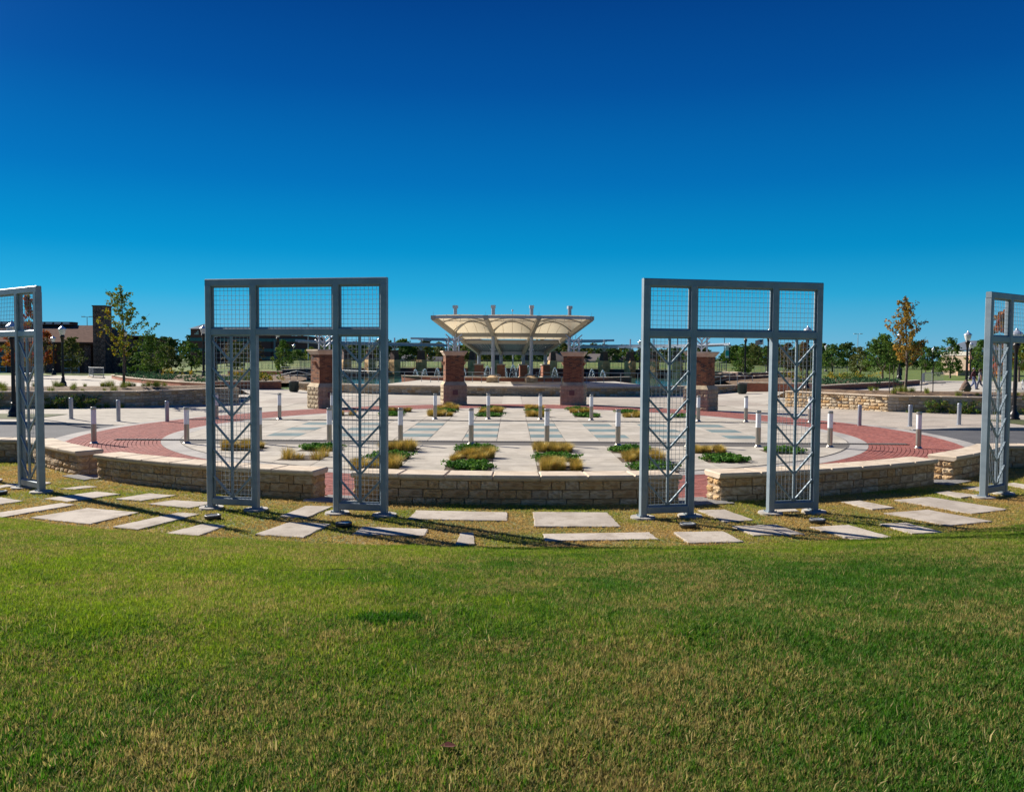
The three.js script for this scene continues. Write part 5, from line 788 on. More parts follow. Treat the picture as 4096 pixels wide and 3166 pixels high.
{
  const b = thing('lodge', 'dark stone lodge with pitched shingle roof at the far left', 'building', [0, 0.3, 0]);
  const x0 = -84, x1 = -57.2, D0 = 114, D1 = 128, e = 4.15, rg = 6.75;
  part(b, 'wall', box(x1 - x0, e, D1 - D0, (x0 + x1) / 2, e / 2, -(D0 + D1) / 2), M.lodgeWall);
  const gab = (xa, xb, dA, dB, e0, r0) => { const m = (dA + dB) / 2, o = 0.8, q = [[xa - o, e0, dA - o], [xb + o, e0, dA - o], [xb - 2.0, r0, m], [xa + 0, r0, m], [xa - o, e0, dB + o], [xb + o, e0, dB + o]], pos = [], tri = (...i) => i.forEach((k) => pos.push(q[k][0], q[k][1], -q[k][2])); tri(0, 1, 2, 0, 2, 3); tri(5, 4, 3, 5, 3, 2); tri(1, 5, 2); return metricUV(fromTris(pos), 4); };
  const rf = part(b, 'roof', gab(x0, x1, D0, D1, e, rg), M.shingle);
  part(rf, 'fascia', box(x1 - x0 + 1.8, 0.22, 0.12, (x0 + x1) / 2, e - 0.08, -(D0 - 0.84)), M.lodgeWall);
  const cl = part(rf, 'clerestory', box(13, 0.5, 1.6, -70.5, rg + 0.22, -121), M.shingle); for (let k = 0; k < 10; k++) part(cl, 'clerestory_pane', box(0.95, 0.3, 0.06, -76.1 + k * 1.25, rg + 0.26, -120.16), M.whiteTrim.clone ? M.lampGlass : M.whiteTrim);
  part(b, 'chimney', metricUV(box(1.65, 9.0, 1.9, -56.0, 4.5, -112.9), 2), M.lodgeStone); part(b, 'chimney_cap', box(1.8, 0.14, 2.05, -56.0, 9.07, -112.9), M.lodgeWall);
  part(b, 'stone_wing', metricUV(box(6.2, 4.6, 4, -53.2, 2.3, -116), 2), M.lodgeStone); part(b, 'wing_roof', metricUV(box(7.2, 0.2, 5.0, -53.2, 4.72, -116, 0, -0.12), 4), M.shingle);
  for (let k = 0; k < 4; k++) part(b, 'stone_pier', metricUV(box(0.9, e - 0.4, 0.6, -58.4 - k * 5.3, (e - 0.4) / 2, -(D0 - 0.2)), 2), M.lodgeStone);
  for (const [x, w, h] of [[-60.9, 2.2, 2.3], [-66.2, 3.5, 2.9], [-71.6, 3.5, 2.9], [-76.9, 3.3, 2.9]]) { const d = part(b, 'glass_door', box(w, h, 0.08, x, h / 2, -(D0 - 0.06)), M.darkGlass); const mul = [], nc = Math.round(w / 1.0), nr = 4; for (let i = 0; i <= nc; i++) mul.push(box(0.09, h, 0.1, x - w / 2 + w * i / nc, h / 2, -(D0 - 0.1))); for (let j = 0; j <= nr; j++) mul.push(box(w + 0.09, 0.1, 0.11, x, h * j / nr, -(D0 - 0.1))); part(d, 'glazing_bars', merge(mul), M.whiteTrim); }
}
{
  const b = thing('office_building', 'dark red brick office block with green glass bands behind the left gate', 'building', [0, -0.6, 0]), D = 320, br = std({ color: lin(0.17, 0.065, 0.055) }), gl = new THREE.MeshPhysicalMaterial({ color: lin(0.02, 0.11, 0.11), roughness: 0.12 });
  part(b, 'wall', box(30, 14.1, 30, -108.5, 7.05, -(D + 15)), br); part(b, 'wall', box(14, 11.3, 30, -86.6, 5.65, -(D + 15.5)), br); part(b, 'tower', box(7.5, 13.6, 8, -118.9, 6.8, -(D - 1)), br);
  const g = new THREE.CylinderGeometry(0.01, 6.2, 2.0, 4); g.rotateY(PI / 4); g.translate(-118.9, 14.6, -(D - 1)); part(b, 'tower_roof', g, std({ color: lin(0.06, 0.10, 0.15) }));
  for (const y of [2.6, 5.6, 9.55]) for (let k = 0; k < 17; k++) { const x = -122 + k * 2.52 + 0.2; if (y === 2.6 && k < 4) continue; const ww = part(b, 'window', box(2.44, 1.2, 0.12, x, y, -(D - (k < 3 ? 5.05 : 0.05) + (k > 16 ? 0.5 : 0))), gl); part(ww, 'window_frame', box(0.06, 1.2, 0.16, x + 1.22, y, -(D - (k < 3 ? 5.08 : 0.08))), M.darkMetal); }
  for (const x of [-110, -101, -92]) part(b, 'pilaster', box(0.7, 9.6, 0.3, x, 4.8, -(D - 0.2)), std({ color: lin(0.25, 0.25, 0.26) }));
  const font = await new FontLoader().loadAsync('fonts/droid/droid_sans_bold.typeface.json'), txt = new TextGeometry('re', { font, size: 1.55, depth: 0.1, curveSegments: 4 }); txt.translate(-118.2, 11.4, -(D - 5.1)); part(b, 'sign_letters', txt, M.whiteTrim);
  const lg = []; for (let k = 0; k < 3; k++) for (let j = 0; j <= k; j++) lg.push(box(0.42, 0.42, 0.1, -120.9 + k * 0.55, 11.6 + j * 0.52, -(D - 5.12))); part(b, 'sign_logo', merge(lg), M.whiteTrim);
}
{ // houses beyond the lawn
  const roofs = [[0.11, 0.095, 0.09], [0.16, 0.125, 0.10], [0.075, 0.075, 0.085]].map((c) => std({ color: lin(...c) })), walls = [[0.55, 0.50, 0.42], [0.62, 0.62, 0.60], [0.30, 0.15, 0.11]].map((c) => std({ color: lin(...c) }));
  const house = (label, x, D, w, d, e, r, turn, rm, wm) => { const t = thing('house', label, 'house', [x, -1.2, -D], turn, 'houses beyond the lawn'); part(t, 'wall', box(w, e, d, 0, e / 2, 0), walls[wm]); const P = [[-w / 2 - 0.4, e - 0.15, -d / 2 - 0.4], [w / 2 + 0.4, e - 0.15, -d / 2 - 0.4], [w / 2 + 0.4, e - 0.15, d / 2 + 0.4], [-w / 2 - 0.4, e - 0.15, d / 2 + 0.4], [-w / 2 + 1, r, 0], [w / 2 - 0.2, r, 0]], pos = [], tr = (...i) => i.forEach((k) => pos.push(...P[k])); tr(3, 2, 5, 3, 5, 4); tr(1, 0, 4, 1, 4, 5); tr(0, 3, 4); tr(2, 1, 5); part(t, 'roof', fromTris(pos), roofs[rm]); const gb = part(t, 'gable', (() => { const p = [[w * 0.05, e, d / 2 + 0.1], [w * 0.42, e, d / 2 + 0.1], [w * 0.235, e + (r - e) * 0.75, d / 2 + 0.1], [w * 0.235, e + (r - e) * 0.75, 0], [w * 0.05, e, 0], [w * 0.42, e, 0]], q = []; for (const k of [0, 1, 2]) q.push(...p[k]); return fromTris(q); })(), walls[1]); for (const u of [-0.3, 0.22]) { const wn = part(t, 'window', box(1.2, 1.1, 0.08, u * w, e * 0.55, d / 2 + 0.05), M.darkGlass); part(wn, 'window_frame', merge([box(1.36, 0.09, 0.12, u * w, e * 0.55 + 0.58, d / 2 + 0.05), box(1.36, 0.09, 0.12, u * w, e * 0.55 - 0.58, d / 2 + 0.05)]), walls[1]); } part(t, 'chimney', box(0.7, 1.4, 0.7, -w * 0.25, r - 0.1, -0.5), walls[2]); };
  house('dark roofed house with small white gables left of the stage', -22, 240, 9, 8, 2.6, 4.1, 0.3, 2, 1);
  house('dark roofed house half hidden by trees far left of the stage', -34, 245, 9, 8, 2.8, 4.6, -0.2, 2, 0);
  house('tan roofed house with pale wall beside the right brick column', 15, 236, 9.5, 8, 3.0, 5.3, 0.25, 1, 0);
  house('grey roofed white house just right of the right brick column', 25.4, 238, 9, 8, 3.2, 5.2, -0.5, 0, 1);
  house('low brick house with small gable between pergola piers', 32.5, 240, 8, 7, 2.5, 4.3, 0.15, 0, 2);
  house('dark roofed house with tall white gable between pergola piers', 37.5, 245, 9, 8, 3.4, 6.0, 0.6, 2, 2);
  house('low hipped roof house behind the right gate leg', 44.5, 240, 10, 8, 2.7, 4.9, 0.0, 0, 2);
}
{ // pale pavilion at right
  const b = thing('pavilion', 'pale pavilion with dark hipped roof behind the right lamps', 'building', [77, 0.1, -138], 0.2); b.scale.set(0.62, 1, 0.8); part(b, 'wall', box(11, 3.4, 8, 0, 1.7, 0), std({ color: lin(0.36, 0.27, 0.20) })); part(b, 'frieze', box(11.3, 0.7, 8.3, 0, 3.75, 0), std({ color: lin(0.45, 0.42, 0.38) })); const g = new THREE.CylinderGeometry(1.5, 8.6, 1.6, 4); g.rotateY(PI / 4); g.scale(1, 1, 0.8); g.translate(0, 5.1, 0); part(b, 'roof', g, std({ color: lin(0.10, 0.13, 0.17) })); for (const x of [-5.2, 0, 5.2]) part(b, 'pillar', box(0.8, 4.2, 0.8, x, 2.1, 4.3), std({ color: lin(0.50, 0.27, 0.19) })); part(b, 'doorway', box(2.2, 2.6, 0.1, -2.6, 1.3, 4.06), M.darkGlass); part(b, 'low_wall', box(5, 1.0, 0.4, -7.6, 0.5, 5), std({ color: lin(0.55, 0.36, 0.24) }));
}
{ // poles, flag
  const fp = thing('flagpole', 'tall flagpole seen through the right gate opening', 'pole', [60.75, -0.6, -200]); part(fp, 'pole', cyl(0.1, 0.05, 8.6, 0, 0, 0, 10), M.galv); part(fp, 'ball', new THREE.SphereGeometry(0.12, 10, 8).translate(0, 8.7, 0), M.galv);
  const cv = document.createElement('canvas'); cv.width = 190; cv.height = 100; const c = cv.getContext('2d'); for (let k = 0; k < 13; k++) { c.fillStyle = k % 2 ? '#f2f0ee' : '#b01c2e'; c.fillRect(0, k * 100 / 13, 190, 100 / 13 + 1); } c.fillStyle = '#27305f'; c.fillRect(0, 0, 76, 54); c.fillStyle = '#f2f0ee'; for (let r = 0; r < 9; r++) for (let k = 0; k < (r % 2 ? 5 : 6); k++) { c.beginPath(); c.arc(6.4 + k * 12.7 + (r % 2 ? 6.3 : 0), 5 + r * 5.5, 1.9, 0, 7); c.fill(); }
  const tx = new THREE.CanvasTexture(cv); tx.colorSpace = THREE.SRGBColorSpace; const g = new THREE.PlaneGeometry(1.9, 1.25, 24, 8), p = g.attributes.position; for (let i = 0; i < p.count; i++) { const u = 0.95 + p.getX(i); p.setXYZ(i, -u, p.getY(i) - 0.2 * u - 0.05 * Math.sin(u * 5), 0.14 * Math.sin(u * 4.2 + p.getY(i)) * Math.min(1, u)); } g.computeVertexNormals(); const m = solo('flag', 'American flag flying on the pole in the right gate opening', 'flag', g, std({ map: tx, side: THREE.DoubleSide })); m.position.set(60.65, 6.95, -199.95);
  const pole = (label, x, D, h, y = 0) => { const t = thing('light_mast', label, 'mast', [x, y, -D], 0, 'distant light masts'); part(t, 'pole', cyl(0.12, 0.07, h, 0, 0, 0, 8), M.galv); part(t, 'arm', box(1.9, 0.08, 0.08, 0, h - 0.05, 0), M.galv); for (const s of [-1, 1]) part(t, 'lamp_head', box(0.7, 0.18, 0.4, s * 0.8, h + 0.02, 0), M.lampCap); };
  pole('two headed parking light mast above the trees right of the right gate', 92, 220, 9.6, 0); pole('two headed light mast left of the lodge chimney', -90, 175, 10.8, 0); pole('thin light mast above the left gate opening', -42, 170, 9.4, 0);
  const post = thing('white_flagpole', 'white pole standing behind the middle of the stage', 'pole', [0.1, 0.9, -112]); part(post, 'pole', cyl(0.11, 0.07, 3.6, 0, 0, 0, 10), M.whiteTrim); part(post, 'base', cyl(0.25, 0.2, 0.15, 0, 0, 0, 12), M.cap[0]);
  const up = (label, x, D) => { const t = thing('utility_pole', label, 'pole', [x, -0.5, -D], 0, 'wooden utility poles'); part(t, 'pole', cyl(0.17, 0.12, 12.2, 0, 0, 0, 8), M.bark); for (const y of [11.4, 10.9]) part(t, 'crossarm', box(4.6, 0.16, 0.16, 0, y, 0), M.bark); };
  up('wooden utility pole with crossarms above the trees left of the left gate', -122, 330); up('second wooden utility pole just right of the first', -117, 335); up('wooden utility pole behind the banner lamp', 77, 300);
}
{ // bike racks, boulder, bench stack
  const t = thing('bike_rack', 'row of silver loop bike racks behind the cut-off right gate', 'bike rack', [38.2, 0.45, -64]); for (let k = 0; k < 6; k++) part(t, 'loop', new THREE.TorusGeometry(0.38, 0.03, 6, 22).rotateY(0.9).translate(k * 0.42, 0.4, k * 0.1), M.galv); part(t, 'ground_rail', bar(V(-0.4, 0.03, -0.1), V(2.6, 0.03, 0.62), 0.06), M.galv);
  const t2 = thing('bike_rack', 'row of silver loop bike racks at the far left, before the lodge', 'bike rack', [-44.2, 0.35, -73.5]); for (let k = 0; k < 4; k++) part(t2, 'loop', new THREE.TorusGeometry(0.38, 0.03, 6, 22).rotateY(0.7).translate(k * 0.5, 0.4, 0), M.galv); part(t2, 'ground_rail', bar(V(-0.4, 0.03, 0), V(1.9, 0.03, 0), 0.06), M.galv);
  rnd = seeded(9); const rock = new THREE.IcosahedronGeometry(0.5, 3), p = rock.attributes.position; for (let i = 0; i < p.count; i++) { const v = V(p.getX(i), p.getY(i), p.getZ(i)), n = 0.75 + 0.6 * fbm(v.x * 3 + 9, v.y * 3 + v.z * 2 + 20, 3); p.setXYZ(i, v.x * n * 1.15, Math.max(-0.2, v.y * n * (v.y > 0 ? 1.75 - 0.9 * Math.abs(v.x) : 1)), v.z * n); } const rk = rock.toNonIndexed(); rk.computeVertexNormals(); const b = solo('boulder', 'brown pointed boulder at the foot of the right street lamp', 'boulder', rk, std({ color: lin(0.15, 0.095, 0.07), bumpMap: bumpRock, bumpScale: 0.05 })); b.position.set(30.5, 0.78, -55.4); b.scale.set(0.62, 0.62, 0.62);
  const tb = thing('litter_bin', 'small dark bin on the lawn right of the right maple', 'bin', [62, 0.2, -132]); part(tb, 'body', cyl(0.4, 0.42, 1.1, 0, 0, 0, 16), M.blackPaint); part(tb, 'lid', lathe([[0.45, 1.1], [0.45, 1.16], [0, 1.25]], 16), M.blackPaint);
  const cn = thing('stacked_mats', 'rolled white covers lying on the wall right of the pond', 'cover', [30.2, 0.75, -94]); cn.scale.setScalar(0.6); for (let k = 0; k < 3; k++) part(cn, 'roll', new THREE.CylinderGeometry(0.5, 0.5, 1.05, 14).rotateZ(PI / 2).translate(k * 1.1, 0.42, 0), M.whiteTrim);
}
// ---------------------------------------------------------------- planting beds
M.blade = new THREE.MeshPhysicalMaterial({ vertexColors: true, roughness: 0.8, transmission: 0.3, thickness: 0, side: THREE.DoubleSide, specularIntensity: 0.3 });
function tuftGeo(seed, h, spread, n, tones) {                 // fine arching blades from one crown
  rnd = seeded(seed); const p = [], c = [];
  for (let i = 0; i < n; i++) { const a = rr(0, 2 * PI), r0 = Math.sqrt(rnd()) * 0.19, L = h * rr(0.65, 1.12), out = spread * rr(0.15, 1) * Math.pow(rnd(), 0.7), w = rr(0.0035, 0.0065), ca = Math.cos(a), sa = Math.sin(a), t = pick(tones), k = rr(0.75, 1.25), pts = []; for (let j = 0; j <= 4; j++) { const u = j / 4, q = r0 + out * Math.pow(u, 1.8); pts.push([ca * q + 0.05 * u * u, L * (u - 0.28 * u * u * u * (out / spread)), sa * q]); }
    for (let j = 0; j < 4; j++) { const w0 = w * (1 - j / 4.2), w1 = w * (1 - (j + 1) / 4.2), A = pts[j], B = pts[j + 1], q = [[A[0] - sa * w0, A[1], A[2] + ca * w0], [A[0] + sa * w0, A[1], A[2] - ca * w0], [B[0] + sa * w1, B[1], B[2] - ca * w1], [B[0] - sa * w1, B[1], B[2] + ca * w1]]; for (const m of [0, 1, 2, 0, 2, 3]) { p.push(...q[m]); c.push(...mulc(t, k)); } } }
  return fromTris(p, null, c);
}
const STRAW = [[0.54, 0.38, 0.085], [0.46, 0.315, 0.06], [0.62, 0.46, 0.14], [0.30, 0.28, 0.04]];
const TUFTS = [41, 42, 43].map((s) => tuftGeo(s, 0.29, 0.33, 760, STRAW)), SPARSE = tuftGeo(44, 0.29, 0.24, 150, STRAW);
{
  rnd = seeded(301);
  const ROWN = { near: ['nearest the front drain', 'in the middle near row', 'nearest the seat wall'], far: ['nearest the back drain', 'in the middle far row', 'nearest the far brick ring'] };
  for (const b of BEDS) if (b.kind === 'grass') {
    const sparse = b.side === 'near' && b.row === 1 && b.c === -3, Dm = (b.D0 + b.D1) / 2, n = 3;
    for (let k = 0; k < n; k++) for (let m = 0; m < 2; m++) {
      if (b.side === 'far' && m === 1 && rnd() < 0.4) continue; if (sparse && m === 1 && k === 1) continue;
      const t = new THREE.Mesh(sparse ? SPARSE : pick(TUFTS), M.blade); t.castShadow = t.receiveShadow = true; t.name = numbered('feather_grass');
      t.userData = { label: `tan grass tuft, ${ORD[k]} from left at the ${m ? 'back' : 'front'} of ${ORD[b.n]} bed ${ROWN[b.side][b.row]}`, category: 'grass tuft', group: 'tan feather grass tufts in the plaza beds' };
      t.position.set(b.x + (k - 1) * 0.36 + rr(-0.1, 0.1), 0.036, -(Dm + (m ? 0.28 : -0.26) + rr(-0.05, 0.05))); t.rotation.y = rr(0, 6.28); const s = rr(0.68, 1.2); t.scale.set(s, s * rr(0.75, 1.2), s * rr(0.85, 1.15)); scene.add(t);
    }
  } else {                                                   // spreading juniper filling the bed
    const lv = new Leaves(), wood = [], hw = 0.68, hd = (b.D1 - b.D0) / 2 + 0.12; rnd = seeded(500 + b.n * 7 + b.row * 31 + (b.side === 'far' ? 90 : 0));
    const J = [[0.06, 0.18, 0.018], [0.09, 0.23, 0.022], [0.04, 0.13, 0.016], [0.14, 0.27, 0.03]];
    for (let i = 0; i < 38; i++) { const a = i * 2.4, r = Math.sqrt((i + 0.5) / 38), ex = Math.cos(a) * r * hw * rr(0.8, 1.12), ez = Math.sin(a) * r * hd * rr(0.8, 1.08), top = rr(0.07, 0.16) * (1.1 - 0.35 * r); wood.push(rod(V(ex * 0.25, 0, ez * 0.25), V(ex, top * 0.8, ez), 0.008, 0.003, 4)); for (let k = 0; k < 9; k++) { const u = 0.25 + 0.75 * k / 8, t = pick(J); lv.clump(ex * u + rr(-0.06, 0.06), top * (0.35 + 0.65 * u), ez * u + rr(-0.06, 0.06), 0.075, 13, 0.048, () => mulc(t, rr(0.7, 1.3))); } }
    const t = thing('juniper_shrub', `low green juniper filling ${ORD[b.n]} bed from left ${ROWN[b.side][b.row]}`, 'shrub', [b.x, 0.034, -(b.D0 + b.D1) / 2], 0, 'green juniper shrubs in the plaza beds'); part(t, 'twigs', merge(wood), M.bark); part(t, 'foliage', lv.build(), M.leaf); rnd = seeded(900 + b.n + b.row * 9);
  }
}
// grasses and perennials above and below the retaining walls
{
  rnd = seeded(404); const GT = [tuftGeo(51, 0.32, 0.3, 160, [[0.17, 0.24, 0.025], [0.27, 0.28, 0.04], [0.11, 0.17, 0.02]]), tuftGeo(52, 0.4, 0.34, 180, [[0.2, 0.26, 0.025], [0.33, 0.3, 0.05], [0.1, 0.17, 0.02]])];
  for (const s of [-1, 1]) {
    const side = s < 0 ? 'left' : 'right';
    const tuft = (x, y, D, sc, where) => { const t = new THREE.Mesh(pick(GT), M.blade); t.castShadow = t.receiveShadow = true; t.name = numbered('lily_tuft'); t.userData = { label: `green grassy tuft ${where} the ${side} retaining wall`, category: 'grass tuft', group: `green tufts ${where} the ${side} retaining wall` }; t.position.set(x, y, -D); t.rotation.y = rr(0, 6); t.scale.setScalar(sc); scene.add(t); };
    for (let k = 0; k < (s < 0 ? 85 : 42); k++) { const t = 18.6 + rnd() * 11; if (Math.abs(t - 23.3) < 1.6 && rnd() < 0.7) continue; const d = rr(0.5, 3.6); tuft(s * t, bedY(s * t, d) + 0.02, 41.4 - (t - 18.9) * 0.27 + d, rr(0.5, 1.05), 'planted above'); }
    for (let k = 0; k < 16; k++) { const t = 19.5 + k * 0.5 + rr(-0.2, 0.2); tuft(s * t, 0.1, 41.4 - (t - 18.9) * 0.27 - rr(0.25, 0.6), rr(0.5, 0.8), 'at the foot of'); }
    // darker shrubs against the wall foot
    [[20.9, 1.2, 0.6], [22.2, 1.0, 0.55], [25.2, 1.6, 0.95], [26.8, 1.6, 0.95]].forEach(([t, w, h], i) => { const lv = new Leaves(); for (let k = 0; k < 24; k++) lv.clump(rr(-w / 2, w / 2), rr(0.05, h), rr(-0.3, 0.3), 0.17, 22, 0.07, () => mulc(rnd() < 0.2 ? [0.16, 0.14, 0.02] : pick(GREENS), rr(0.6, 1.2))); const q = thing('wall_shrub', `dark leafy shrub at the foot of the ${side} retaining wall, ${ORD[i]} from its corner`, 'shrub', [s * t, 0.09, -(41.4 - (t - 18.9) * 0.27 - 0.45)], 0, `leafy shrubs at the foot of the ${side} retaining wall`); part(q, 'foliage', lv.build(), M.leaf); part(q, 'stems', merge([rod(V(-0.1, 0, 0), V(-0.2, h * 0.7, 0.05), 0.015), rod(V(0.1, 0, 0), V(0.22, h * 0.7, -0.05), 0.015), rod(V(0, 0, 0), V(0, h * 0.8, 0), 0.018)]), M.bark); });
    // junipers, flowers and shrubs on the mounds behind the brick walls
    const W = s < 0 ? [[-22.2, 61.2], [-25.5, 63.8], [-30.6, 69.7], [-36, 76.6], [-41.2, 85.2]] : [[22.8, 61.6], [26.5, 65.6], [31, 70.3], [35.5, 75.4], [39.6, 80.4]];
    const BL = [[0.045, 0.125, 0.055], [0.065, 0.15, 0.065], [0.035, 0.10, 0.04]], FL = [[0.42, 0.30, 0.012], [0.15, 0.2, 0.025], [0.09, 0.15, 0.022]];
    for (let k = 0; k < 15; k++) { const t = rr(0.15, 3.7), i = Math.floor(t), f = t - i, e = k % 3, x = W[i][0] + (W[i + 1][0] - W[i][0]) * f - s * (1.2 + e * 2.2) * 0.56, D = W[i][1] + (W[i + 1][1] - W[i][1]) * f + (1.2 + e * 2.2) * 0.78, fl = e === 2, lv = new Leaves(), w = rr(1.0, 1.9), h = fl ? rr(0.45, 0.8) : rr(0.22, 0.38); for (let m = 0; m < 30; m++) { const c = pick(fl ? FL : BL); lv.clump(rr(-w, w), rr(0.03, h), rr(-w, w) * 0.7, 0.2, 14, 0.11, () => mulc(c, rr(0.7, 1.3))); } const q = thing(fl ? 'flowering_shrub' : 'creeping_juniper', `${fl ? 'yellow flecked shrub' : 'creeping blue green juniper'} on the planted mound behind the ${side} brick wall`, 'shrub', [x, 0.62 + 0.1 * e, -D], 0, `${fl ? 'yellow flecked shrubs' : 'creeping junipers'} on the ${side} mound`); part(q, 'foliage', lv.build(), M.leaf); part(q, 'stems', merge([rod(V(0, -0.1, 0), V(0.4, h * 0.5, 0), 0.015), rod(V(0, -0.1, 0), V(-0.4, h * 0.5, 0.1), 0.015)]), M.bark); }
  }
}

// ---------------------------------------------------------------- people
function fieldMesh(bones, lo, hi, cell, k) {                  // smooth union of tapered capsules, meshed with marching cubes; bones: [a, b, ra, rb]
  const size = Math.max(hi[0] - lo[0], hi[1] - lo[1], hi[2] - lo[2]), N = Math.ceil(size / cell) + 2, half = size / 2 * 1.04, c = [(lo[0] + hi[0]) / 2, (lo[1] + hi[1]) / 2, (lo[2] + hi[2]) / 2];
  const mc = new MarchingCubes(N, new THREE.MeshBasicMaterial(), false, false, 60000); mc.isolation = 0;
  for (let z = 0; z < N; z++) for (let y = 0; y < N; y++) for (let x = 0; x < N; x++) {
    const q = [c[0] + (x - N / 2) / (N / 2) * half, c[1] + (y - N / 2) / (N / 2) * half, c[2] + (z - N / 2) / (N / 2) * half]; let s = 0;
    let d = 1e3; for (const [a, b, ra, rb] of bones) { const ab = [b[0] - a[0], b[1] - a[1], b[2] - a[2]], ap = [q[0] - a[0], q[1] - a[1], q[2] - a[2]], l2 = ab[0] ** 2 + ab[1] ** 2 + ab[2] ** 2 || 1e-9, t = clamp((ap[0] * ab[0] + ap[1] * ab[1] + ap[2] * ab[2]) / l2, 0, 1), e = Math.hypot(ap[0] - ab[0] * t, ap[1] - ab[1] * t, ap[2] - ab[2] * t) - (ra + (rb - ra) * t); const h = clamp(0.5 + 0.5 * (d - e) / k, 0, 1); d = d + (e - d) * h - k * h * (1 - h); }
    mc.field[x + y * N + z * N * N] = -d;
  }
  mc.update(); const n = mc.count, g = new THREE.BufferGeometry(), p = new Float32Array(n * 3); for (let i = 0; i < n * 3; i++) p[i] = mc.positionArray[i] * half + c[i % 3];
  g.setAttribute('position', new THREE.BufferAttribute(p, 3)); g.setAttribute('normal', new THREE.BufferAttribute(mc.normalArray.slice(0, n * 3), 3)); g.computeVertexNormals(); return g;
}
function person(label, x, y, z, turn, o) {                    // walking; o: clothing colours and build
  const t = thing('person', label, 'person', [x, y, z], turn, 'couple walking together'); t.scale.setScalar(o.h / 1.75);
  const S = o.swing, hip = [[-0.09, 0.92, 0], [0.09, 0.92, 0]], knee = [[-0.1, 0.5, 0.16 * S], [0.1, 0.5, -0.02 * S]], ank = [[-0.1, 0.09, 0.20 * S], [0.1, 0.13, -0.3 * S]], sh = [[-0.2, 1.42, 0], [0.2, 1.42, 0]], elb = [[-0.26, 1.14, -0.1 * S], [0.26, 1.14, 0.02 * S]], wr = [[-0.27, 0.9, -0.1 * S], [0.3, 0.9, 0.14 * S]];
  const legs = [], arms = [], body = [];
  for (const i of [0, 1]) { legs.push([hip[i], knee[i], 0.088, 0.06], [knee[i], ank[i], 0.058, 0.038]); arms.push([sh[i], elb[i], 0.056, 0.044], [elb[i], wr[i], 0.042, 0.03]); }
  const torso = [[[0, 0.95, 0], [0, 1.18, 0], 0.15, 0.135], [[-0.06, 1.3, 0], [0.06, 1.3, 0], 0.14, 0.14], [[-0.16, 1.41, 0], [0.16, 1.41, 0], 0.075, 0.075]], head = [[[0, 1.45, 0], [0, 1.54, 0.01], 0.055, 0.055], [[0, 1.60, 0.025], [0, 1.665, 0.0], 0.07, 0.088], [[0, 1.61, 0.085], [0, 1.60, 0.10], 0.016, 0.018], [[-0.088, 1.63, 0], [0.088, 1.63, 0], 0.02, 0.02], [[0, 1.575, 0.06], [0, 1.575, 0.07], 0.03, 0.03]];
  const bones = [...legs, ...arms, ...torso, ...head]; for (const i of [0, 1]) bones.push([ank[i], [ank[i][0], ank[i][1] - 0.05, ank[i][2] + 0.14], 0.035, 0.03]);
  const skinM = std({ color: lin(...o.skin), roughness: 0.6 }), meshes = [fieldMesh(bones, [-0.42, -0.02, -0.45], [0.42, 1.8, 0.45], 0.026, 0.035)];
  for (const i of [0, 1]) { const w = wr[i], s = i ? 1 : -1, hb = [[w, [w[0], w[1] - 0.075, w[2] + 0.01], 0.026, 0.032]]; for (let f = 0; f < 4; f++) { const z0 = w[2] - 0.022 + f * 0.017, L = [0.06, 0.075, 0.08, 0.068][f]; hb.push([[w[0], w[1] - 0.085, z0], [w[0] - s * 0.012, w[1] - 0.085 - L * 0.6, z0 + 0.004], 0.0085, 0.008], [[w[0] - s * 0.012, w[1] - 0.085 - L * 0.6, z0 + 0.004], [w[0] - s * 0.03, w[1] - 0.085 - L, z0 + 0.006], 0.008, 0.007]); } hb.push([[w[0], w[1] - 0.03, w[2] + 0.025], [w[0] - s * 0.015, w[1] - 0.085, w[2] + 0.052], 0.011, 0.009]); meshes.push(fieldMesh(hb, [w[0] - 0.09, w[1] - 0.2, w[2] - 0.09], [w[0] + 0.09, w[1] + 0.03, w[2] + 0.09], 0.006, 0.006)); }
  const bg = mergeGeometries(meshes.map((g) => { g.deleteAttribute('uv'); return g; })), bm = part(t, 'body', bg, skinM);
  const grow = (b, d) => b.map(([p, q, r, s]) => [p, q, r + d, s + d]);
  part(t, 'trousers', fieldMesh(grow([...legs, [[-0.07, 0.96, 0], [0.07, 0.96, 0], 0.115, 0.115]], 0.016), [-0.42, -0.02, -0.45], [0.42, 1.2, 0.45], 0.024, 0.03), std({ color: lin(...o.legs) }));
  const sl = o.sleeves ? arms : arms.filter((_, i) => i % 2 === 0).map(([p, q, r, s]) => [p, [p[0] + (q[0] - p[0]) * 0.55, p[1] + (q[1] - p[1]) * 0.55, p[2] + (q[2] - p[2]) * 0.55], r, s]);
  part(t, 'top', fieldMesh(grow([...torso, ...sl], 0.018), [-0.42, 0.7, -0.4], [0.42, 1.6, 0.4], 0.022, 0.035), std({ color: lin(...o.top) }));
  const sole = []; for (const i of [0, 1]) sole.push([[ank[i][0], ank[i][1] - 0.045, ank[i][2] - 0.03], [ank[i][0], ank[i][1] - 0.055, ank[i][2] + 0.15], 0.045, 0.04]); part(t, 'shoes', fieldMesh(sole, [-0.3, -0.02, -0.45], [0.3, 0.35, 0.5], 0.02, 0.01), std({ color: lin(...o.shoes) }));
  part(t, 'hair', fieldMesh(o.curly ? [[[0, 1.69, -0.02], [0, 1.60, -0.05], 0.125, 0.12], [[-0.09, 1.6, -0.03], [0.09, 1.6, -0.03], 0.07, 0.07]] : [[[0, 1.665, -0.012], [0, 1.62, -0.03], 0.094, 0.085]], [-0.25, 1.42, -0.25], [0.25, 1.88, 0.2], 0.02, 0.03), std({ color: lin(...o.hair) }));
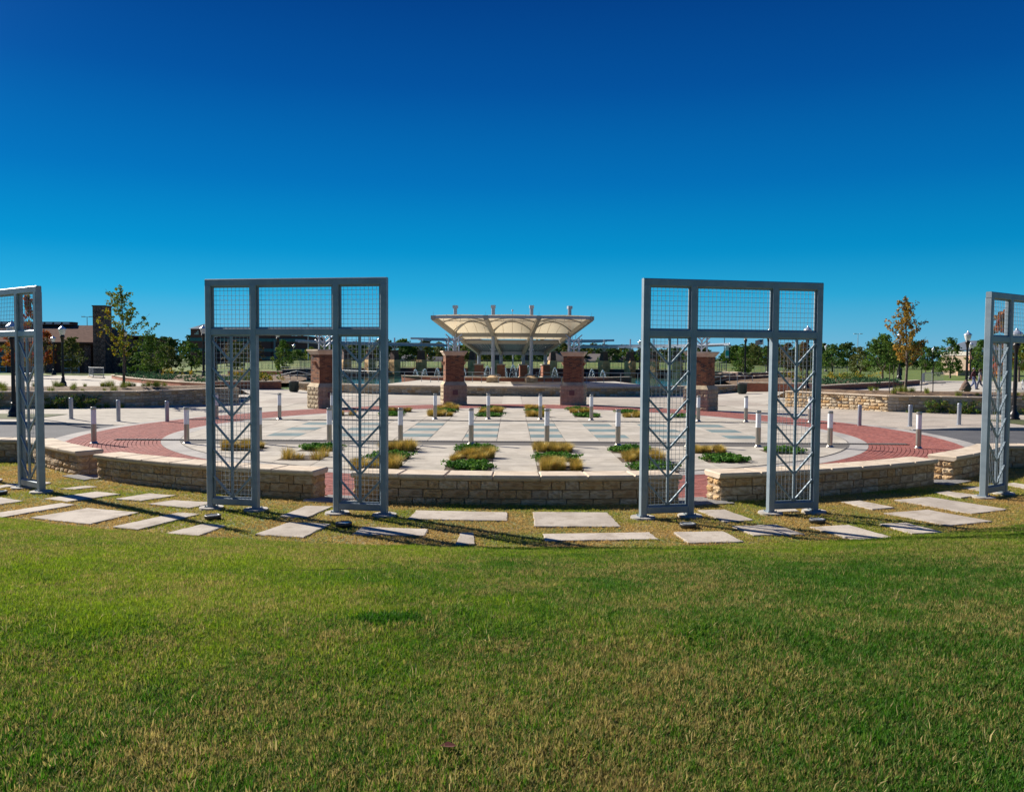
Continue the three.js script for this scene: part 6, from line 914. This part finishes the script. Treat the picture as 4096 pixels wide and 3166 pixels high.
  if (o.cap) part(t, 'cap', merge([new THREE.SphereGeometry(0.106, 16, 8, 0, 2 * PI, 0, PI / 2).translate(0, 1.67, -0.004), cyl(0.075, 0.07, 0.012, 0, 1.668, 0.11, 14)]), std({ color: lin(...o.cap) }));
  for (const s of [-1, 1]) part(bm, 'eye', new THREE.SphereGeometry(0.011, 8, 6).translate(s * 0.033, 1.64, 0.083), M.blackPaint); part(bm, 'mouth', box(0.045, 0.008, 0.01, 0, 1.575, 0.1), std({ color: lin(0.3, 0.09, 0.08) }));
}
person('person in maroon sweater, jeans and grey cap walking hand in hand at right', 38.0, 0.31, -67.9, 0.9, { h: 1.78, swing: 1, skin: [0.42, 0.24, 0.17], legs: [0.10, 0.13, 0.24], top: [0.055, 0.012, 0.018], sleeves: true, shoes: [0.2, 0.17, 0.15], hair: [0.05, 0.03, 0.02], cap: [0.22, 0.24, 0.28] });
person('person with dark curly hair in grey top and jeans, walking beside the capped walker', 38.72, 0.31, -68.2, 0.9, { h: 1.68, swing: -1, skin: [0.34, 0.18, 0.12], legs: [0.07, 0.08, 0.13], top: [0.16, 0.16, 0.175], sleeves: false, shoes: [0.25, 0.2, 0.18], hair: [0.03, 0.015, 0.012], curly: true });

// ---------------------------------------------------------------- turf: real blades, thick near the camera
{
  rnd = seeded(600);
  const tuft = (n, h, sp, w, seed) => { rnd = seeded(seed); const p = []; for (let i = 0; i < n; i++) { const a = rr(0, 2 * PI), r0 = Math.sqrt(rnd()) * 0.016, L = h * rr(0.55, 1.15), o = sp * rr(0.2, 1), ca = Math.cos(a), sa = Math.sin(a), ww = w * rr(0.7, 1.2), A = [ca * r0, 0, sa * r0], B = [ca * (r0 + o * 0.45), L * 0.62, sa * (r0 + o * 0.45)], C = [ca * (r0 + o), L * rr(0.8, 1), sa * (r0 + o)]; p.push(A[0] - sa * ww, 0, A[2] + ca * ww, A[0] + sa * ww, 0, A[2] - ca * ww, B[0] + sa * ww * 0.8, B[1], B[2] - ca * ww * 0.8, A[0] - sa * ww, 0, A[2] + ca * ww, B[0] + sa * ww * 0.8, B[1], B[2] - ca * ww * 0.8, B[0] - sa * ww * 0.8, B[1], B[2] + ca * ww * 0.8, B[0] - sa * ww * 0.8, B[1], B[2] + ca * ww * 0.8, B[0] + sa * ww * 0.8, B[1], B[2] - ca * ww * 0.8, ...C); } return fromTris(p); };
  const mat = new THREE.MeshPhysicalMaterial({ color: 0xffffff, roughness: 0.9, transmission: 0.48, thickness: 0, side: THREE.DoubleSide, specularIntensity: 0.3 });
  const lay = (name, label, geo, spots, sc) => { const m = new THREE.InstancedMesh(geo, mat, spots.length), d = new THREE.Object3D(), c = new THREE.Color(); spots.forEach(([x, D, tone, s], i) => { d.position.set(x, bermY(x, D) - 0.008, -D); d.rotation.set(rr(-0.55, 0.55), rr(0, 6.28), rr(-0.55, 0.55)); d.scale.set(s, s * sc, s); d.updateMatrix(); m.setMatrixAt(i, d.matrix); m.setColorAt(i, c.setRGB(...tone)); }); m.name = numbered(name); m.castShadow = m.receiveShadow = true; m.userData = { label, category: 'grass', kind: 'stuff' }; scene.add(m); };
  const inSlab = (x, D, pad) => SLABS.some((q) => { let s = 0; for (let k = 0; k < 4; k++) { const a = q[k], b = q[(k + 1) % 4], cr = (b[0] - a[0]) * (D - a[1]) - (b[1] - a[1]) * (x - a[0]); if (cr > pad) s++; if (cr < -pad) s--; } return Math.abs(s) === 4; });
  const hollow = (x, D) => Math.exp(-(((x + 0.7) / 0.22) ** 2 + ((D - 4.7) / 0.12) ** 2));
  const near = [[], [], []], strip = [[], []];
  rnd = seeded(601);
  let D = 2.5; while (D < 14.4) {                              // rows outward, thinner with distance
    const w = D * 0.66 + 0.5, step = clamp(0.0064 + 0.0016 * D, 0.011, 0.026);
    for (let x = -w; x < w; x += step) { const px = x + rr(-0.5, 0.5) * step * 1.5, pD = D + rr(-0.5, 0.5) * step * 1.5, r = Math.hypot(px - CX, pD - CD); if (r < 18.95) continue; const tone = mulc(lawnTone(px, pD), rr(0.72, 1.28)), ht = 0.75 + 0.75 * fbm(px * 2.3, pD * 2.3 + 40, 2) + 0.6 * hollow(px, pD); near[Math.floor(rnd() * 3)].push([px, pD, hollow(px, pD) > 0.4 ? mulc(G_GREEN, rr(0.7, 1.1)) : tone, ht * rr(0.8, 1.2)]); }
    D += step;
  }
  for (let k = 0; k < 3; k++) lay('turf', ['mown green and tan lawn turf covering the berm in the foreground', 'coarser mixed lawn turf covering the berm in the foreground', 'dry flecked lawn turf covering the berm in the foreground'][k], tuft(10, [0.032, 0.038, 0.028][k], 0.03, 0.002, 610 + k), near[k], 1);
  { const tall = []; rnd = seeded(603); for (let i = 0; i < 2600; i++) { const Dq = 2.6 + 9 * Math.pow(rnd(), 1.3), xq = rr(-1, 1) * (Dq * 0.66 + 0.4); if (Math.hypot(xq - CX, Dq - CD) > 18.8) tall.push([xq, Dq, mulc(rnd() < 0.55 ? [0.5, 0.4, 0.17] : [0.16, 0.27, 0.03], rr(0.7, 1.2)), rr(0.8, 1.6)]); } lay('stray_blades', 'longer pale grass stalks scattered over the foreground lawn', tuft(3, 0.055, 0.05, 0.0019, 617), tall, 1); }
  rnd = seeded(602);
  for (let i = 0; i < 95000; i++) { const a = rr(-56, 56) * deg, r = Math.sqrt(rr(15.6 ** 2, 19.0 ** 2)), [x, Dd] = polar(a, r); if (Dd > 20 || Math.abs(x) > Dd * 0.66 + 0.5 || inSlab(x, Dd, rr(0.0, 0.05))) continue; const dry = fbm(x * 1.1 + 5, Dd * 1.1, 3), tone = mixc(mixc([0.62, 0.43, 0.15], [0.48, 0.325, 0.11], rnd()), rnd() < 0.5 ? [0.25, 0.33, 0.03] : [0.40, 0.37, 0.06], smooth(0.42, 0.74, dry + rr(-0.15, 0.15))); strip[i % 2].push([x, Dd, mulc(tone, rr(0.75, 1.25)), rr(0.75, 1.25)]); }
  for (let k = 0; k < 2; k++) lay('strip_grass', ['short dry grass round the stepping slabs and gates', 'thin tan grass between the stepping slabs and wall'][k], tuft(7, 0.024, 0.026, 0.003, 620 + k), strip[k], 1);
}
{ // a fallen leaf and a thin twig on the lawn
  rnd = seeded(5); const y = (x, D) => bermY(x, D); const L = new Leaves(), g = fromTris([-0.03, 0, 0, 0, 0.006, 0.02, 0.035, 0.002, 0, -0.03, 0, 0, 0.035, 0.002, 0, 0, 0.008, -0.018, 0, 0.006, 0.02, 0.02, 0.012, 0.032, 0.035, 0.002, 0]); const m = solo('fallen_leaf', 'small red brown fallen leaf lying on the foreground lawn', 'leaf', g, std({ color: lin(0.07, 0.012, 0.009), roughness: 1, side: THREE.DoubleSide })); m.position.set(-0.235, y(-0.235, 3.04) + 0.034, -3.04); m.scale.setScalar(1.1);
  const pts = [[-1.95, 6.9], [-1.8, 6.93], [-1.65, 6.94], [-1.5, 7.06], [-1.36, 7.12]].map(([x, D]) => [x, y(x, D) + 0.03, -D]); solo('twig', 'thin dark twig lying across the lawn slope', 'twig', tube(pts, 0.003, 24, 5), M.bark);
}

renderer.render(scene, camera);
